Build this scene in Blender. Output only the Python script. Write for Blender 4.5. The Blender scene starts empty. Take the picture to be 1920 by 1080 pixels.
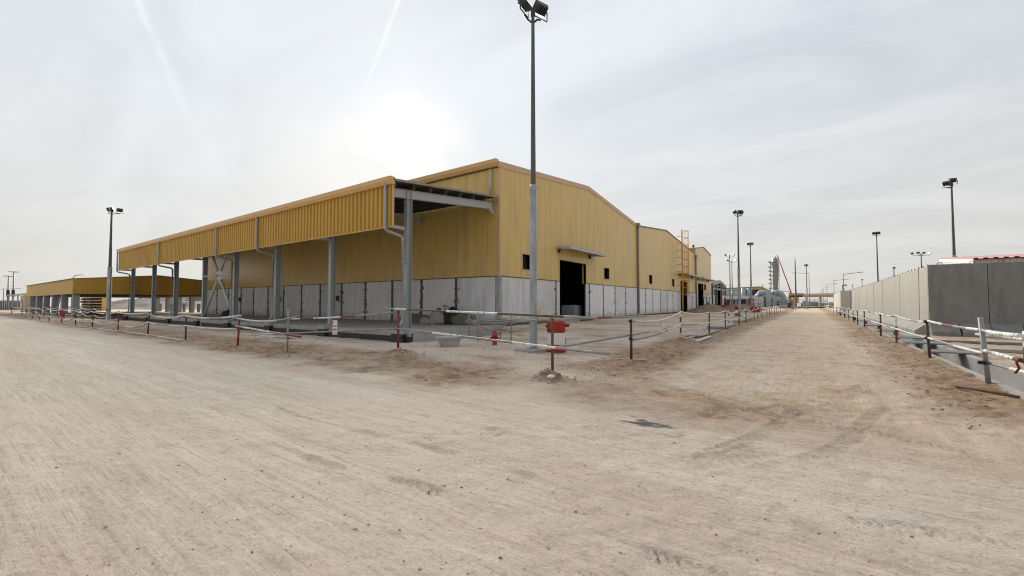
import bpy, bmesh, math, random
import numpy as np
from mathutils import Vector, Matrix

random.seed(7)
R = math.radians
S = bpy.context.scene
COL = S.collection

# ------------------------------------------------------------------ camera, sky, sun, exposure
cam_d = bpy.data.cameras.new('camera')
cam = bpy.data.objects.new('camera', cam_d)
COL.objects.link(cam)
cam_d.sensor_width = 36.0
cam_d.lens = 36.0 * 790.0 / 1920.0
cam_d.clip_start = 0.05
cam_d.clip_end = 6000.0
cam.location = (0, 0, 1.65)
cam.rotation_euler = (R(90.0) + math.atan(28.0 / 790.0), 0, R(35.4))
S.camera = cam

SUN_EL, SUN_AZ = R(22.5), R(-49.8)          # azimuth measured from +Y towards +X
SUN_DIR = Vector((math.sin(SUN_AZ) * math.cos(SUN_EL), math.cos(SUN_AZ) * math.cos(SUN_EL), math.sin(SUN_EL)))

W = bpy.data.worlds.new('World')
S.world = W
W.use_nodes = True
def build_world():
    nt = W.node_tree; N = nt.nodes; L = nt.links
    N.clear()
    out = N.new('ShaderNodeOutputWorld'); bg = N.new('ShaderNodeBackground')
    sky = N.new('ShaderNodeTexSky'); sky.sky_type = 'NISHITA'; sky.sun_disc = False
    sky.sun_elevation = SUN_EL; sky.sun_rotation = SUN_AZ
    sky.air_density = 1.0; sky.dust_density = 2.0; sky.ozone_density = 1.0
    tc = N.new('ShaderNodeTexCoord')
    def math_(op, a, b=None, c=None):
        n = N.new('ShaderNodeMath'); n.operation = op
        for i, v in enumerate((a, b, c)):
            if v is None: continue
            if isinstance(v, (int, float)): n.inputs[i].default_value = v
            else: L.new(v, n.inputs[i])
        return n.outputs[0]
    def dot(v):
        n = N.new('ShaderNodeVectorMath'); n.operation = 'DOT_PRODUCT'
        L.new(tc.outputs['Generated'], n.inputs[0]); n.inputs[1].default_value = v
        return n.outputs['Value']
    def ramp(x, pts):
        r = N.new('ShaderNodeValToRGB'); L.new(x, r.inputs[0])
        e = r.color_ramp.elements
        while len(e) < len(pts): e.new(0.5)
        for k, (p, v) in enumerate(pts):
            e[k].position = p; e[k].color = (v, v, v, 1)
        return r.outputs[0]
    # cloud sheet: the view direction carried on to a flat layer high up
    sep = N.new('ShaderNodeSeparateXYZ'); L.new(tc.outputs['Generated'], sep.inputs[0])
    zz = math_('ADD', math_('MAXIMUM', sep.outputs[2], 0.0), 0.30)
    comb = N.new('ShaderNodeCombineXYZ')
    L.new(math_('DIVIDE', sep.outputs[0], zz), comb.inputs[0])
    L.new(math_('DIVIDE', sep.outputs[1], zz), comb.inputs[1])
    def noise(scale, detail, rough, rot=0, stretch=(1, 1, 1), dist=0.0):
        m = N.new('ShaderNodeMapping'); m.inputs['Rotation'].default_value = (0, 0, rot)
        m.inputs['Scale'].default_value = stretch
        L.new(comb.outputs[0], m.inputs[0])
        n = N.new('ShaderNodeTexNoise'); n.inputs['Scale'].default_value = scale
        n.inputs['Detail'].default_value = detail; n.inputs['Roughness'].default_value = rough
        n.inputs['Distortion'].default_value = dist
        L.new(m.outputs[0], n.inputs['Vector']); return n.outputs['Fac']
    big = noise(1.1, 6, 0.55, R(-20), (1, 1.25, 1), 0.6)
    wisp = noise(1.9, 8, 0.55, R(-38), (0.8, 1.9, 1), 0.9)
    cover = math_('ADD', math_('MULTIPLY', big, 0.62), math_('MULTIPLY', wisp, 0.38))
    mask = ramp(cover, [(0.34, 0.84), (0.58, 1.0)])
    shade = ramp(wisp, [(0.30, 0.94), (0.68, 1.04)])
    low = ramp(math_('MAXIMUM', sep.outputs[2], 0.0), [(0.0, 0.91), (0.35, 1.0)])
    # thin cloud scatters the sun forward: a broad bright aureole round the sun
    d = math_('MAXIMUM', dot(SUN_DIR), 0.0)
    glow = math_('ADD', math_('MULTIPLY', math_('POWER', d, 9.0), 0.012),
                 math_('ADD', math_('MULTIPLY', math_('POWER', d, 60.0), 0.03),
                       math_('MULTIPLY', math_('POWER', d, 1500.0), 0.45)))
    # contrails: thin bands along great circles, cut to a stretch
    def trail(n, a, lo, hi, width, gain):
        band = math_('POWER', 2.7, math_('MULTIPLY', math_('POWER', math_('DIVIDE', dot(n), width), 2.0), -1.0))
        t = dot(a)
        k = N.new('ShaderNodeMapRange'); k.interpolation_type = 'SMOOTHSTEP'
        L.new(t, k.inputs[0]); k.inputs[1].default_value = lo; k.inputs[2].default_value = hi
        brk = ramp(noise(9, 4, 0.6), [(0.35, 0.3), (0.6, 1.0)])
        return math_('MULTIPLY', math_('MULTIPLY', math_('MULTIPLY', band, k.outputs[0]), brk), gain)
    def gc(p, q):
        p = Vector(p).normalized(); q = Vector(q).normalized()
        return tuple(p.cross(q).normalized())
    A0, A1 = (-0.7836, 0.6394, 0.7185), (-0.8858, 0.5800, 0.4149)      # long trail left of the lamp
    B0, B1 = (-1.2892, 0.2801, 0.7185), (-1.2046, 0.3512, 0.4655)
    t1 = trail(gc(A0, A1), tuple(Vector((0, 0, 1))), 0.40, 0.60, 0.0040, 0.13)
    t2 = trail(gc(B0, B1), tuple(Vector((0, 0, 1))), 0.28, 0.50, 0.0065, 0.12)
    t_sun = math_('MULTIPLY', math_('ADD', dot(SUN_DIR), 1.0), 0.5)          # the veil is brighter towards the sun
    veil = math_('ADD', 0.365, math_('MULTIPLY', t_sun, 0.28))
    lum = math_('MULTIPLY', math_('MULTIPLY', shade, low), veil)
    lum = math_('ADD', math_('ADD', lum, glow), math_('ADD', t1, t2))
    cc = N.new('ShaderNodeMix'); cc.data_type = 'RGBA'
    warm = ramp(math_('MAXIMUM', sep.outputs[2], 0.0), [(0.0, 0.0), (0.45, 1.0)])
    L.new(warm, cc.inputs[0])
    cc.inputs[6].default_value = (1.0, 0.985, 0.935, 1); cc.inputs[7].default_value = (0.93, 0.985, 1.05, 1)
    mul = N.new('ShaderNodeVectorMath'); mul.operation = 'SCALE'
    L.new(cc.outputs[2], mul.inputs[0]); L.new(lum, mul.inputs['Scale'])
    skys = N.new('ShaderNodeVectorMath'); skys.operation = 'SCALE'
    L.new(sky.outputs[0], skys.inputs[0]); skys.inputs['Scale'].default_value = 0.045
    mix = N.new('ShaderNodeMix'); mix.data_type = 'RGBA'
    L.new(mask, mix.inputs[0]); L.new(skys.outputs[0], mix.inputs[6]); L.new(mul.outputs[0], mix.inputs[7])
    L.new(mix.outputs[2], bg.inputs['Color']); bg.inputs['Strength'].default_value = 1.0
    L.new(bg.outputs[0], out.inputs['Surface'])
build_world()

sun_d = bpy.data.lights.new('sun', 'SUN')
sun_d.energy = 4.4; sun_d.angle = R(30); sun_d.color = (1.0, 0.93, 0.82)
sun = bpy.data.objects.new('sun', sun_d); COL.objects.link(sun)
sun.location = SUN_DIR * 300
sun.rotation_euler = SUN_DIR.to_track_quat('Z', 'Y').to_euler()

S.view_settings.view_transform = 'Standard'
S.view_settings.look = 'None'
S.view_settings.exposure = 0.44
S.view_settings.gamma = 1.0
S.view_settings.use_curve_mapping = False
S.render.engine = 'CYCLES'
S.cycles.max_bounces = 6
S.cycles.pixel_filter_type = 'BLACKMAN_HARRIS'
S.cycles.filter_width = 1.1

# ------------------------------------------------------------------ materials
def material(name, base, rough=0.7, metal=0.0, var=0.12, vscale=3.0, dark=None, dark_amt=0.0, dscale=1.2,
             bump=0.0, bscale=30.0, stretch=(1, 1, 1), spec=0.5, coords='Object', splash=None, chip=None, chip_at=0.62, chip_scale=14.0):
    m = bpy.data.materials.new(name); m.use_nodes = True
    nt = m.node_tree; N = nt.nodes; L = nt.links
    b = N['Principled BSDF']
    b.inputs['Roughness'].default_value = rough; b.inputs['Metallic'].default_value = metal
    b.inputs['Specular IOR Level'].default_value = spec
    tc = N.new('ShaderNodeTexCoord'); mp = N.new('ShaderNodeMapping')
    mp.inputs['Scale'].default_value = stretch; L.new(tc.outputs[coords], mp.inputs[0])
    n = N.new('ShaderNodeTexNoise'); n.inputs['Scale'].default_value = vscale
    n.inputs['Detail'].default_value = 6; n.inputs['Roughness'].default_value = 0.6
    L.new(mp.outputs[0], n.inputs['Vector'])
    mr = N.new('ShaderNodeMapRange'); L.new(n.outputs['Fac'], mr.inputs[0])
    mr.inputs[1].default_value = 0.25; mr.inputs[2].default_value = 0.75
    mr.inputs[3].default_value = 1 - var; mr.inputs[4].default_value = 1 + var
    sc = N.new('ShaderNodeVectorMath'); sc.operation = 'SCALE'
    sc.inputs[0].default_value = base; L.new(mr.outputs[0], sc.inputs['Scale'])
    col = sc.outputs[0]
    if dark is not None:
        n2 = N.new('ShaderNodeTexNoise'); n2.inputs['Scale'].default_value = dscale
        n2.inputs['Detail'].default_value = 8; n2.inputs['Roughness'].default_value = 0.65
        L.new(mp.outputs[0], n2.inputs['Vector'])
        r2 = N.new('ShaderNodeMapRange'); L.new(n2.outputs['Fac'], r2.inputs[0])
        r2.inputs[1].default_value = 0.45; r2.inputs[2].default_value = 0.72
        r2.inputs[3].default_value = 0.0; r2.inputs[4].default_value = dark_amt
        mx = N.new('ShaderNodeMix'); mx.data_type = 'RGBA'
        L.new(r2.outputs[0], mx.inputs[0]); L.new(col, mx.inputs[6]); mx.inputs[7].default_value = (*dark, 1)
        col = mx.outputs[2]
    if splash is not None:          # sand thrown up against the foot of the wall
        sp = N.new('ShaderNodeSeparateXYZ'); L.new(tc.outputs['Object'], sp.inputs[0])
        n5 = N.new('ShaderNodeTexNoise'); n5.inputs['Scale'].default_value = 2.4; n5.inputs['Detail'].default_value = 7; L.new(tc.outputs['Object'], n5.inputs['Vector'])
        a5 = N.new('ShaderNodeMath'); a5.operation = 'MULTIPLY_ADD'; L.new(n5.outputs['Fac'], a5.inputs[0]); a5.inputs[1].default_value = -1.9; L.new(sp.outputs[2], a5.inputs[2])
        r5 = N.new('ShaderNodeMapRange'); L.new(a5.outputs[0], r5.inputs[0])
        r5.inputs[1].default_value = -0.85; r5.inputs[2].default_value = -0.1; r5.inputs[3].default_value = 0.75; r5.inputs[4].default_value = 0.0
        mx = N.new('ShaderNodeMix'); mx.data_type = 'RGBA'
        L.new(r5.outputs[0], mx.inputs[0]); L.new(col, mx.inputs[6]); mx.inputs[7].default_value = (*splash, 1)
        col = mx.outputs[2]
    if chip is not None:
        n3 = N.new('ShaderNodeTexNoise'); n3.inputs['Scale'].default_value = chip_scale
        n3.inputs['Detail'].default_value = 4; L.new(tc.outputs[coords], n3.inputs['Vector'])
        gt = N.new('ShaderNodeMath'); gt.operation = 'GREATER_THAN'; gt.inputs[1].default_value = chip_at
        L.new(n3.outputs['Fac'], gt.inputs[0])
        mx = N.new('ShaderNodeMix'); mx.data_type = 'RGBA'
        L.new(gt.outputs[0], mx.inputs[0]); L.new(col, mx.inputs[6]); mx.inputs[7].default_value = (*chip, 1)
        col = mx.outputs[2]
    L.new(col, b.inputs['Base Color'])
    if bump:
        n4 = N.new('ShaderNodeTexNoise'); n4.inputs['Scale'].default_value = bscale
        n4.inputs['Detail'].default_value = 5; L.new(tc.outputs[coords], n4.inputs['Vector'])
        bp = N.new('ShaderNodeBump'); bp.inputs['Strength'].default_value = bump; bp.inputs['Distance'].default_value = 0.01
        L.new(n4.outputs['Fac'], bp.inputs['Height']); L.new(bp.outputs[0], b.inputs['Normal'])
    return m

M = {}
M['yellow'] = material('yellow_cladding', (0.71, 0.505, 0.165), 0.28, var=0.05, vscale=0.7, stretch=(3, 3, 0.3), dark=(0.47, 0.36, 0.19), dark_amt=0.65, dscale=0.6, bump=0.10, bscale=1.6, spec=0.3)
M['yellow_b'] = material('yellow_cladding_b', (0.72, 0.515, 0.172), 0.30, var=0.05, vscale=0.7, stretch=(3, 3, 0.3), dark=(0.47, 0.36, 0.19), dark_amt=0.6, dscale=0.6, bump=0.10, bscale=1.6, spec=0.3)
M['fascia'] = material('yellow_fascia_sheet', (0.54, 0.325, 0.055), 0.5, var=0.08, vscale=1.2, stretch=(1, 1, 0.2), spec=0.25, dark=(0.40, 0.25, 0.07), dark_amt=0.4, dscale=0.8)
M['trim'] = material('ochre_trim', (0.66, 0.41, 0.16), 0.45, var=0.06, vscale=1.0)
M['pinktrim'] = material('tan_trim', (0.62, 0.42, 0.26), 0.5, var=0.06)
M['white_panel'] = material('white_concrete_panel', (0.84, 0.845, 0.87), 0.75, var=0.06, vscale=1.6, stretch=(2, 2, 0.35), dark=(0.50, 0.49, 0.47), dark_amt=0.35, dscale=1.3, bump=0.12, splash=(0.42, 0.34, 0.26))
M['white_panel_b'] = material('white_concrete_panel_b', (0.79, 0.795, 0.82), 0.8, var=0.07, vscale=1.6, stretch=(2, 2, 0.35), dark=(0.46, 0.43, 0.39), dark_amt=0.5, dscale=1.0, bump=0.12, splash=(0.42, 0.34, 0.26))
M['white_panel_c'] = material('white_concrete_panel_c', (0.70, 0.70, 0.71), 0.8, var=0.1, vscale=1.3, stretch=(2, 2, 0.35), dark=(0.44, 0.41, 0.37), dark_amt=0.6, dscale=0.8, bump=0.12, splash=(0.42, 0.34, 0.26))
M['seal'] = material('dark_joint_mastic', (0.10, 0.10, 0.105), 0.75, var=0.3, vscale=8, bump=0.3)
M['plinth'] = material('dark_plinth', (0.075, 0.072, 0.07), 0.85, var=0.4, vscale=5, dark=(0.28, 0.22, 0.17), dark_amt=0.6, dscale=3, bump=0.3)
M['dark'] = material('dark_interior', (0.045, 0.045, 0.045), 0.9, var=0.2)
M['grey_steel'] = material('grey_painted_steel', (0.34, 0.37, 0.38), 0.45, var=0.08, vscale=2, dark=(0.22, 0.22, 0.21), dark_amt=0.4, dscale=2)
M['light_steel'] = material('light_grey_steel', (0.46, 0.48, 0.49), 0.45, var=0.08, vscale=2, dark=(0.30, 0.29, 0.27), dark_amt=0.4, dscale=2)
M['galv'] = material('galvanised_steel', (0.37, 0.41, 0.43), 0.42, 0.3, var=0.35, vscale=3, stretch=(1.5, 1.5, 0.45), dark=(0.17, 0.18, 0.19), dark_amt=0.75, dscale=2.2)
M['pole_dark'] = material('weathered_pole_steel', (0.085, 0.09, 0.09), 0.5, 0.2, var=0.25, vscale=4, stretch=(1, 1, 0.3), dark=(0.14, 0.14, 0.135), dark_amt=0.6)
M['lamp'] = material('floodlight_housing', (0.035, 0.045, 0.045), 0.45, var=0.2)
M['glass'] = material('lamp_glass', (0.10, 0.13, 0.14), 0.08, var=0.1, spec=0.8)
M['roof'] = material('roof_sheet', (0.30, 0.25, 0.17), 0.55, var=0.1)
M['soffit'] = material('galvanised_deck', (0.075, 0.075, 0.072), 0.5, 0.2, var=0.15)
M['concrete'] = material('grey_concrete', (0.40, 0.395, 0.375), 0.88, var=0.12, vscale=1.5, dark=(0.24, 0.22, 0.19), dark_amt=0.6, dscale=1.0, bump=0.25, bscale=18)
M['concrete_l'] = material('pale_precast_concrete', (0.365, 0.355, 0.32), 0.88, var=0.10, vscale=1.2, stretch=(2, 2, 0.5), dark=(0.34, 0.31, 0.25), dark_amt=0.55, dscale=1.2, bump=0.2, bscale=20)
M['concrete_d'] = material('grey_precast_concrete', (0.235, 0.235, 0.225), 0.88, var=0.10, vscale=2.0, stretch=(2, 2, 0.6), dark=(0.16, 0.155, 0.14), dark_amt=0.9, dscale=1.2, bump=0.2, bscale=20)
M['membrane'] = material('black_bitumen', (0.018, 0.018, 0.020), 0.55, var=0.3, vscale=6, dark=(0.12, 0.10, 0.08), dark_amt=0.35, dscale=5, bump=0.5)
M['white_paint'] = material('chipped_white_paint', (0.74, 0.74, 0.72), 0.5, var=0.06, vscale=6, chip=(0.20, 0.19, 0.18), chip_at=0.60, chip_scale=11)
M['red_paint'] = material('dark_red_paint', (0.21, 0.022, 0.022), 0.55, var=0.2, vscale=6, chip=(0.20, 0.12, 0.09), chip_at=0.64)
M['maroon'] = material('maroon_paint', (0.085, 0.028, 0.026), 0.6, var=0.25, vscale=6, chip=(0.10, 0.07, 0.05), chip_at=0.60)
M['rust'] = material('rusty_tube', (0.13, 0.085, 0.035), 0.65, var=0.25, vscale=6, dark=(0.09, 0.045, 0.02), dark_amt=0.7, dscale=5)
M['tube_grey'] = material('grey_scaffold_tube', (0.30, 0.305, 0.30), 0.5, 0.25, var=0.18, vscale=5, dark=(0.20, 0.15, 0.10), dark_amt=0.4, dscale=4)
M['hyd_red'] = material('hydrant_red', (0.36, 0.012, 0.012), 0.38, var=0.12, vscale=5, dark=(0.25, 0.02, 0.015), dark_amt=0.4)
M['mach_red'] = material('machine_red', (0.27, 0.035, 0.02), 0.45, var=0.15, vscale=4, dark=(0.2, 0.05, 0.03), dark_amt=0.5)
M['white'] = material('white_enamel', (0.76, 0.76, 0.75), 0.45, var=0.06, vscale=5, dark=(0.48, 0.46, 0.42), dark_amt=0.35, dscale=5)
M['black'] = material('black_rubber', (0.02, 0.02, 0.021), 0.7, var=0.3)
M['ladder'] = material('orange_ladder_paint', (0.66, 0.36, 0.045), 0.45, var=0.08)
M['brown_pipe'] = material('grey_brown_downpipe', (0.27, 0.235, 0.205), 0.45, var=0.08, vscale=3)
M['grey_pipe'] = material('grey_pvc_downpipe', (0.37, 0.37, 0.37), 0.4, var=0.06, vscale=3)
M['silver'] = material('silver_duct_wrap', (0.38, 0.45, 0.50), 0.45, 0.25, var=0.12, vscale=1.5, bump=0.5, bscale=3)
M['silver_w'] = material('white_duct_wrap', (0.50, 0.54, 0.56), 0.5, 0.1, var=0.08, vscale=1.5, bump=0.4, bscale=3)
M['tan'] = material('tan_bridge_paint', (0.44, 0.35, 0.23), 0.5, var=0.08)
M['orange_tan'] = material('ochre_bridge_paint', (0.46, 0.28, 0.11), 0.5, var=0.08)
M['process'] = material('process_plant_steel', (0.27, 0.29, 0.29), 0.5, 0.2, var=0.3, vscale=0.8)
M['dirt'] = material('loose_brown_dirt', (0.27, 0.185, 0.125), 0.95, var=0.2, vscale=3, dark=(0.17, 0.115, 0.075), dark_amt=0.7, dscale=2, bump=0.8, bscale=9)
M['berm'] = material('far_spoil_bank', (0.175, 0.155, 0.14), 0.95, var=0.2, vscale=0.3, dark=(0.12, 0.10, 0.085), dark_amt=0.6, dscale=0.2)
M['stone'] = material('grey_stone', (0.36, 0.32, 0.27), 0.9, var=0.45, vscale=2.5, coords='Object')
M['tarp'] = material('brown_tarpaulin', (0.17, 0.14, 0.10), 0.85, var=0.25, vscale=4, bump=0.6, bscale=8)
M['bag'] = material('cement_bag', (0.40, 0.38, 0.34), 0.85, var=0.2, vscale=5, dark=(0.25, 0.2, 0.14), dark_amt=0.6, dscale=5)
M['dirty_yellow'] = material('dirty_yellow_paint', (0.42, 0.30, 0.06), 0.5, var=0.2, vscale=8)
M['timber'] = material('weathered_board', (0.38, 0.34, 0.28), 0.8, var=0.2, vscale=4, stretch=(0.4, 4, 4))
M['red_roof'] = material('red_roof_sheet', (0.38, 0.145, 0.15), 0.5, var=0.1, vscale=1.5)
M['cabin'] = material('cream_cabin_sheet', (0.58, 0.57, 0.50), 0.55, var=0.05, vscale=1)
M['sign_white'] = material('sign_board_white', (0.78, 0.77, 0.76), 0.5, var=0.04, vscale=6)
M['sign_red'] = material('sign_red_print', (0.45, 0.03, 0.05), 0.5, var=0.1)
M['sign_blue'] = material('sign_blue_print', (0.05, 0.09, 0.28), 0.5, var=0.1)
M['tote'] = material('tote_plastic', (0.62, 0.66, 0.68), 0.35, var=0.06)
M['far_yellow'] = material('far_shed_yellow', (0.50, 0.34, 0.09), 0.5, var=0.06, vscale=0.5)
M['pvc'] = material('white_flexible_tube', (0.60, 0.59, 0.56), 0.45, var=0.1, vscale=6, chip=(0.30, 0.24, 0.19), chip_at=0.64, chip_scale=5)
M['column_c'] = material('blue_grey_column', (0.30, 0.33, 0.345), 0.7, var=0.1, vscale=1.5)

# ------------------------------------------------------------------ mesh helpers
ORG = {}
class MB:
    def __init__(s): s.v = []; s.f = []; s.mi = []; s.sm = []
    def add(s, verts, faces, mi=0, smooth=False):
        o = len(s.v); s.v += [tuple(p) for p in verts]
        for f in faces:
            s.f.append(tuple(i + o for i in f)); s.mi.append(mi); s.sm.append(smooth)
        return s
    def box(s, x0, x1, y0, y1, z0, z1, mi=0):
        v = [(x0, y0, z0), (x1, y0, z0), (x1, y1, z0), (x0, y1, z0), (x0, y0, z1), (x1, y0, z1), (x1, y1, z1), (x0, y1, z1)]
        return s.add(v, [(0, 3, 2, 1), (4, 5, 6, 7), (0, 1, 5, 4), (1, 2, 6, 5), (2, 3, 7, 6), (3, 0, 4, 7)], mi)
    def hexa(s, v, mi=0):
        return s.add(v, [(0, 3, 2, 1), (4, 5, 6, 7), (0, 1, 5, 4), (1, 2, 6, 5), (2, 3, 7, 6), (3, 0, 4, 7)], mi)
    def obox(s, c, ax, ay, az, mi=0):
        c = Vector(c); ax = Vector(ax); ay = Vector(ay); az = Vector(az)
        v = [c - ax - ay - az, c + ax - ay - az, c + ax + ay - az, c - ax + ay - az, c - ax - ay + az, c + ax - ay + az, c + ax + ay + az, c - ax + ay + az]
        return s.hexa(v, mi)
    def prism(s, poly, axis, a, b, mi=0):
        # poly: list of 2D points; axis 'x': (y,z), 'y': (x,z), 'z': (x,y)
        def P(p, t):
            return {'x': (t, p[0], p[1]), 'y': (p[0], t, p[1]), 'z': (p[0], p[1], t)}[axis]
        n = len(poly); v = [P(p, a) for p in poly] + [P(p, b) for p in poly]
        f = [tuple(range(n)), tuple(range(2 * n - 1, n - 1, -1))]
        f += [(i, i + n, (i + 1) % n + n, (i + 1) % n) for i in range(n)]
        return s.add(v, f, mi)
    def tube(s, pts, r, n=8, mi=0, cap=True, mis=None):
        pts = [Vector(p) for p in pts]; k = len(pts)
        rs = r if isinstance(r, (list, tuple)) else [r] * k
        o = len(s.v); up = None
        for i, p in enumerate(pts):
            t = (pts[min(i + 1, k - 1)] - pts[max(i - 1, 0)]).normalized()
            if up is None: up = Vector((0, 0, 1)) if abs(t.z) < 0.9 else Vector((1, 0, 0))
            a = t.cross(up).normalized(); b = a.cross(t).normalized()
            if abs(t.z) < 0.9: up = Vector((0, 0, 1))
            for j in range(n):
                w = 2 * math.pi * j / n
                s.v.append(tuple(p + (a * math.cos(w) + b * math.sin(w)) * rs[i]))
        for i in range(k - 1):
            m = mis[i] if mis else mi
            for j in range(n):
                s.f.append((o + i * n + j, o + i * n + (j + 1) % n, o + (i + 1) * n + (j + 1) % n, o + (i + 1) * n + j)); s.mi.append(m); s.sm.append(True)
        if cap:
            s.f.append(tuple(o + j for j in range(n))[::-1]); s.mi.append(mis[0] if mis else mi); s.sm.append(False)
            s.f.append(tuple(o + (k - 1) * n + j for j in range(n))); s.mi.append(mis[-1] if mis else mi); s.sm.append(False)
        return s
    def lathe(s, prof, c=(0, 0, 0), n=16, mi=0, mis=None, smooth=True):
        o = len(s.v)
        for r, z in prof:
            for j in range(n):
                w = 2 * math.pi * j / n
                s.v.append((c[0] + r * math.cos(w), c[1] + r * math.sin(w), c[2] + z))
        for i in range(len(prof) - 1):
            for j in range(n):
                s.f.append((o + i * n + j, o + i * n + (j + 1) % n, o + (i + 1) * n + (j + 1) % n, o + (i + 1) * n + j))
                s.mi.append(mis[i] if mis else mi); s.sm.append(smooth)
        s.f.append(tuple(o + j for j in range(n))[::-1]); s.mi.append(mis[0] if mis else mi); s.sm.append(False)
        s.f.append(tuple(o + (len(prof) - 1) * n + j for j in range(n))); s.mi.append(mis[-1] if mis else mi); s.sm.append(False)
        return s
    def beam_h(s, p, q, h, w, tf=0.018, tw=0.012, up=(0, 0, 1), mi=0):
        # I-section between two points: two flanges and a web
        p = Vector(p); q = Vector(q); t = (q - p); L2 = t.length / 2; t.normalize(); up = Vector(up)
        a = t.cross(up).normalized(); b = a.cross(t).normalized(); c = (p + q) / 2
        s.obox(c, t * L2, a * (tw / 2), b * (h / 2 - tf), mi)
        s.obox(c + b * (h / 2 - tf / 2), t * L2, a * (w / 2), b * (tf / 2), mi)
        s.obox(c - b * (h / 2 - tf / 2), t * L2, a * (w / 2), b * (tf / 2), mi)
        return s
    def build(s, name, mats, parent=None, kind=None):
        me = bpy.data.meshes.new(name)
        root = parent
        while root is not None and root.parent is not None: root = root.parent
        ox, oy, oz = ORG.get(root.name, (0, 0, 0)) if root is not None else (0, 0, 0)
        me.from_pydata([(x - ox, y - oy, z - oz) for x, y, z in s.v], [], s.f)
        if not isinstance(mats, (list, tuple)): mats = [mats]
        for m in mats: me.materials.append(M[m] if isinstance(m, str) else m)
        me.polygons.foreach_set('material_index', s.mi)
        me.polygons.foreach_set('use_smooth', s.sm)
        bm = bmesh.new(); bm.from_mesh(me); bmesh.ops.recalc_face_normals(bm, faces=bm.faces); bm.to_mesh(me); bm.free()
        me.update()
        o = bpy.data.objects.new(name, me); COL.objects.link(o)
        if parent is not None: o.parent = parent
        if kind: o['kind'] = kind
        return o

def thing(name, label, cat, loc=(0, 0, 0), group=None):
    o = bpy.data.objects.new(name, None); COL.objects.link(o); o.empty_display_size = 0.3
    o.location = loc; ORG[o.name] = tuple(loc)
    o['label'] = label; o['category'] = cat
    if group: o['group'] = group
    return o
def tag(o, label, cat, group=None):
    o['label'] = label; o['category'] = cat
    if group: o['group'] = group
    return o
def recentre(o):
    # move a one-mesh thing's origin to the middle of its base
    vs = [v.co for v in o.data.vertices]
    c = Vector((sum(v.x for v in vs) / len(vs), sum(v.y for v in vs) / len(vs), min(v.z for v in vs)))
    o.data.transform(Matrix.Translation(-c)); o.location = c
    return o
def copy_tree(o, parent=None):
    c = o.copy(); COL.objects.link(c); c.parent = parent
    for ch in o.children: copy_tree(ch, c)
    return c

# ------------------------------------------------------------------ ground
def _hash(ix, iy, seed):
    h = (ix.astype(np.int64) * 374761393 + iy.astype(np.int64) * 668265263 + seed * 1442695041) & 0x7fffffff
    h = ((h ^ (h >> 13)) * 1274126177) & 0x7fffffff
    return ((h ^ (h >> 16)) & 0xffff) / 65535.0
def vnoise(x, y, seed=0):
    ix = np.floor(x); iy = np.floor(y); fx = x - ix; fy = y - iy
    fx = fx * fx * (3 - 2 * fx); fy = fy * fy * (3 - 2 * fy)
    a = _hash(ix, iy, seed); b = _hash(ix + 1, iy, seed); c = _hash(ix, iy + 1, seed); d = _hash(ix + 1, iy + 1, seed)
    return (a + (b - a) * fx) * (1 - fy) + (c + (d - c) * fx) * fy
def fbm(x, y, seed=0, oct=4):
    s = 0; a = 0.5
    for k in range(oct):
        s = s + a * (vnoise(x, y, seed + k) - 0.5); x = x * 2.03 + 11.3; y = y * 2.03 + 5.7; a *= 0.5
    return s * 2
def sstep(a, b, x):
    t = np.clip((x - a) / (b - a), 0, 1); return t * t * (3 - 2 * t)
POST_MOUNDS = [(-4.55, 7.85, 0.45, 0.15), (-10.5, 8.70, 0.62, 0.21), (-14.7, 7.3, 0.6, 0.15), (-4.55, 18.75, 0.6, 0.18), (-17.4, 6.9, 0.4, 0.06),
               (2.85, 22.6, 0.6, 0.10), (-13.9, 6.8, 0.5, 0.06)]
TREADS = [((-3.6, 4.2), (-2.1, 5.45), 0.20, 0.15), ((-1.5, 4.1), (-0.4, 5.8), 0.22, 0.13), ((-3.5, 9.6), (-1.2, 8.0), 0.20, 0.11),
          ((-3.9, 15.5), (-2.9, 8.8), 0.18, 0.11), ((-1.0, 5.0), (0.9, 11.5), 0.12, 0.10), ((-0.2, 5.2), (1.7, 11.0), 0.12, 0.10), ((-2.6, 6.4), (0.6, 8.6), 0.12, 0.09), ((-2.0, 8.2), (1.6, 6.6), 0.12, 0.09),
          ((-9.0, 13.6), (-4.5, 11.4), 0.25, 0.16), ((-6.2, 16.5), (-3.6, 11.2), 0.25, 0.16), ((-1.3, 3.7), (-1.05, 4.1), 0.16, 0.08),
          ((-7, 3.3), (-2.0, 3.4), 0.08, 0.07), ((-5.5, 2.4), (0.5, 3.0), 0.08, 0.07), ((-0.5, 4.0), (2.0, 4.9), 0.10, 0.09)]
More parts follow.
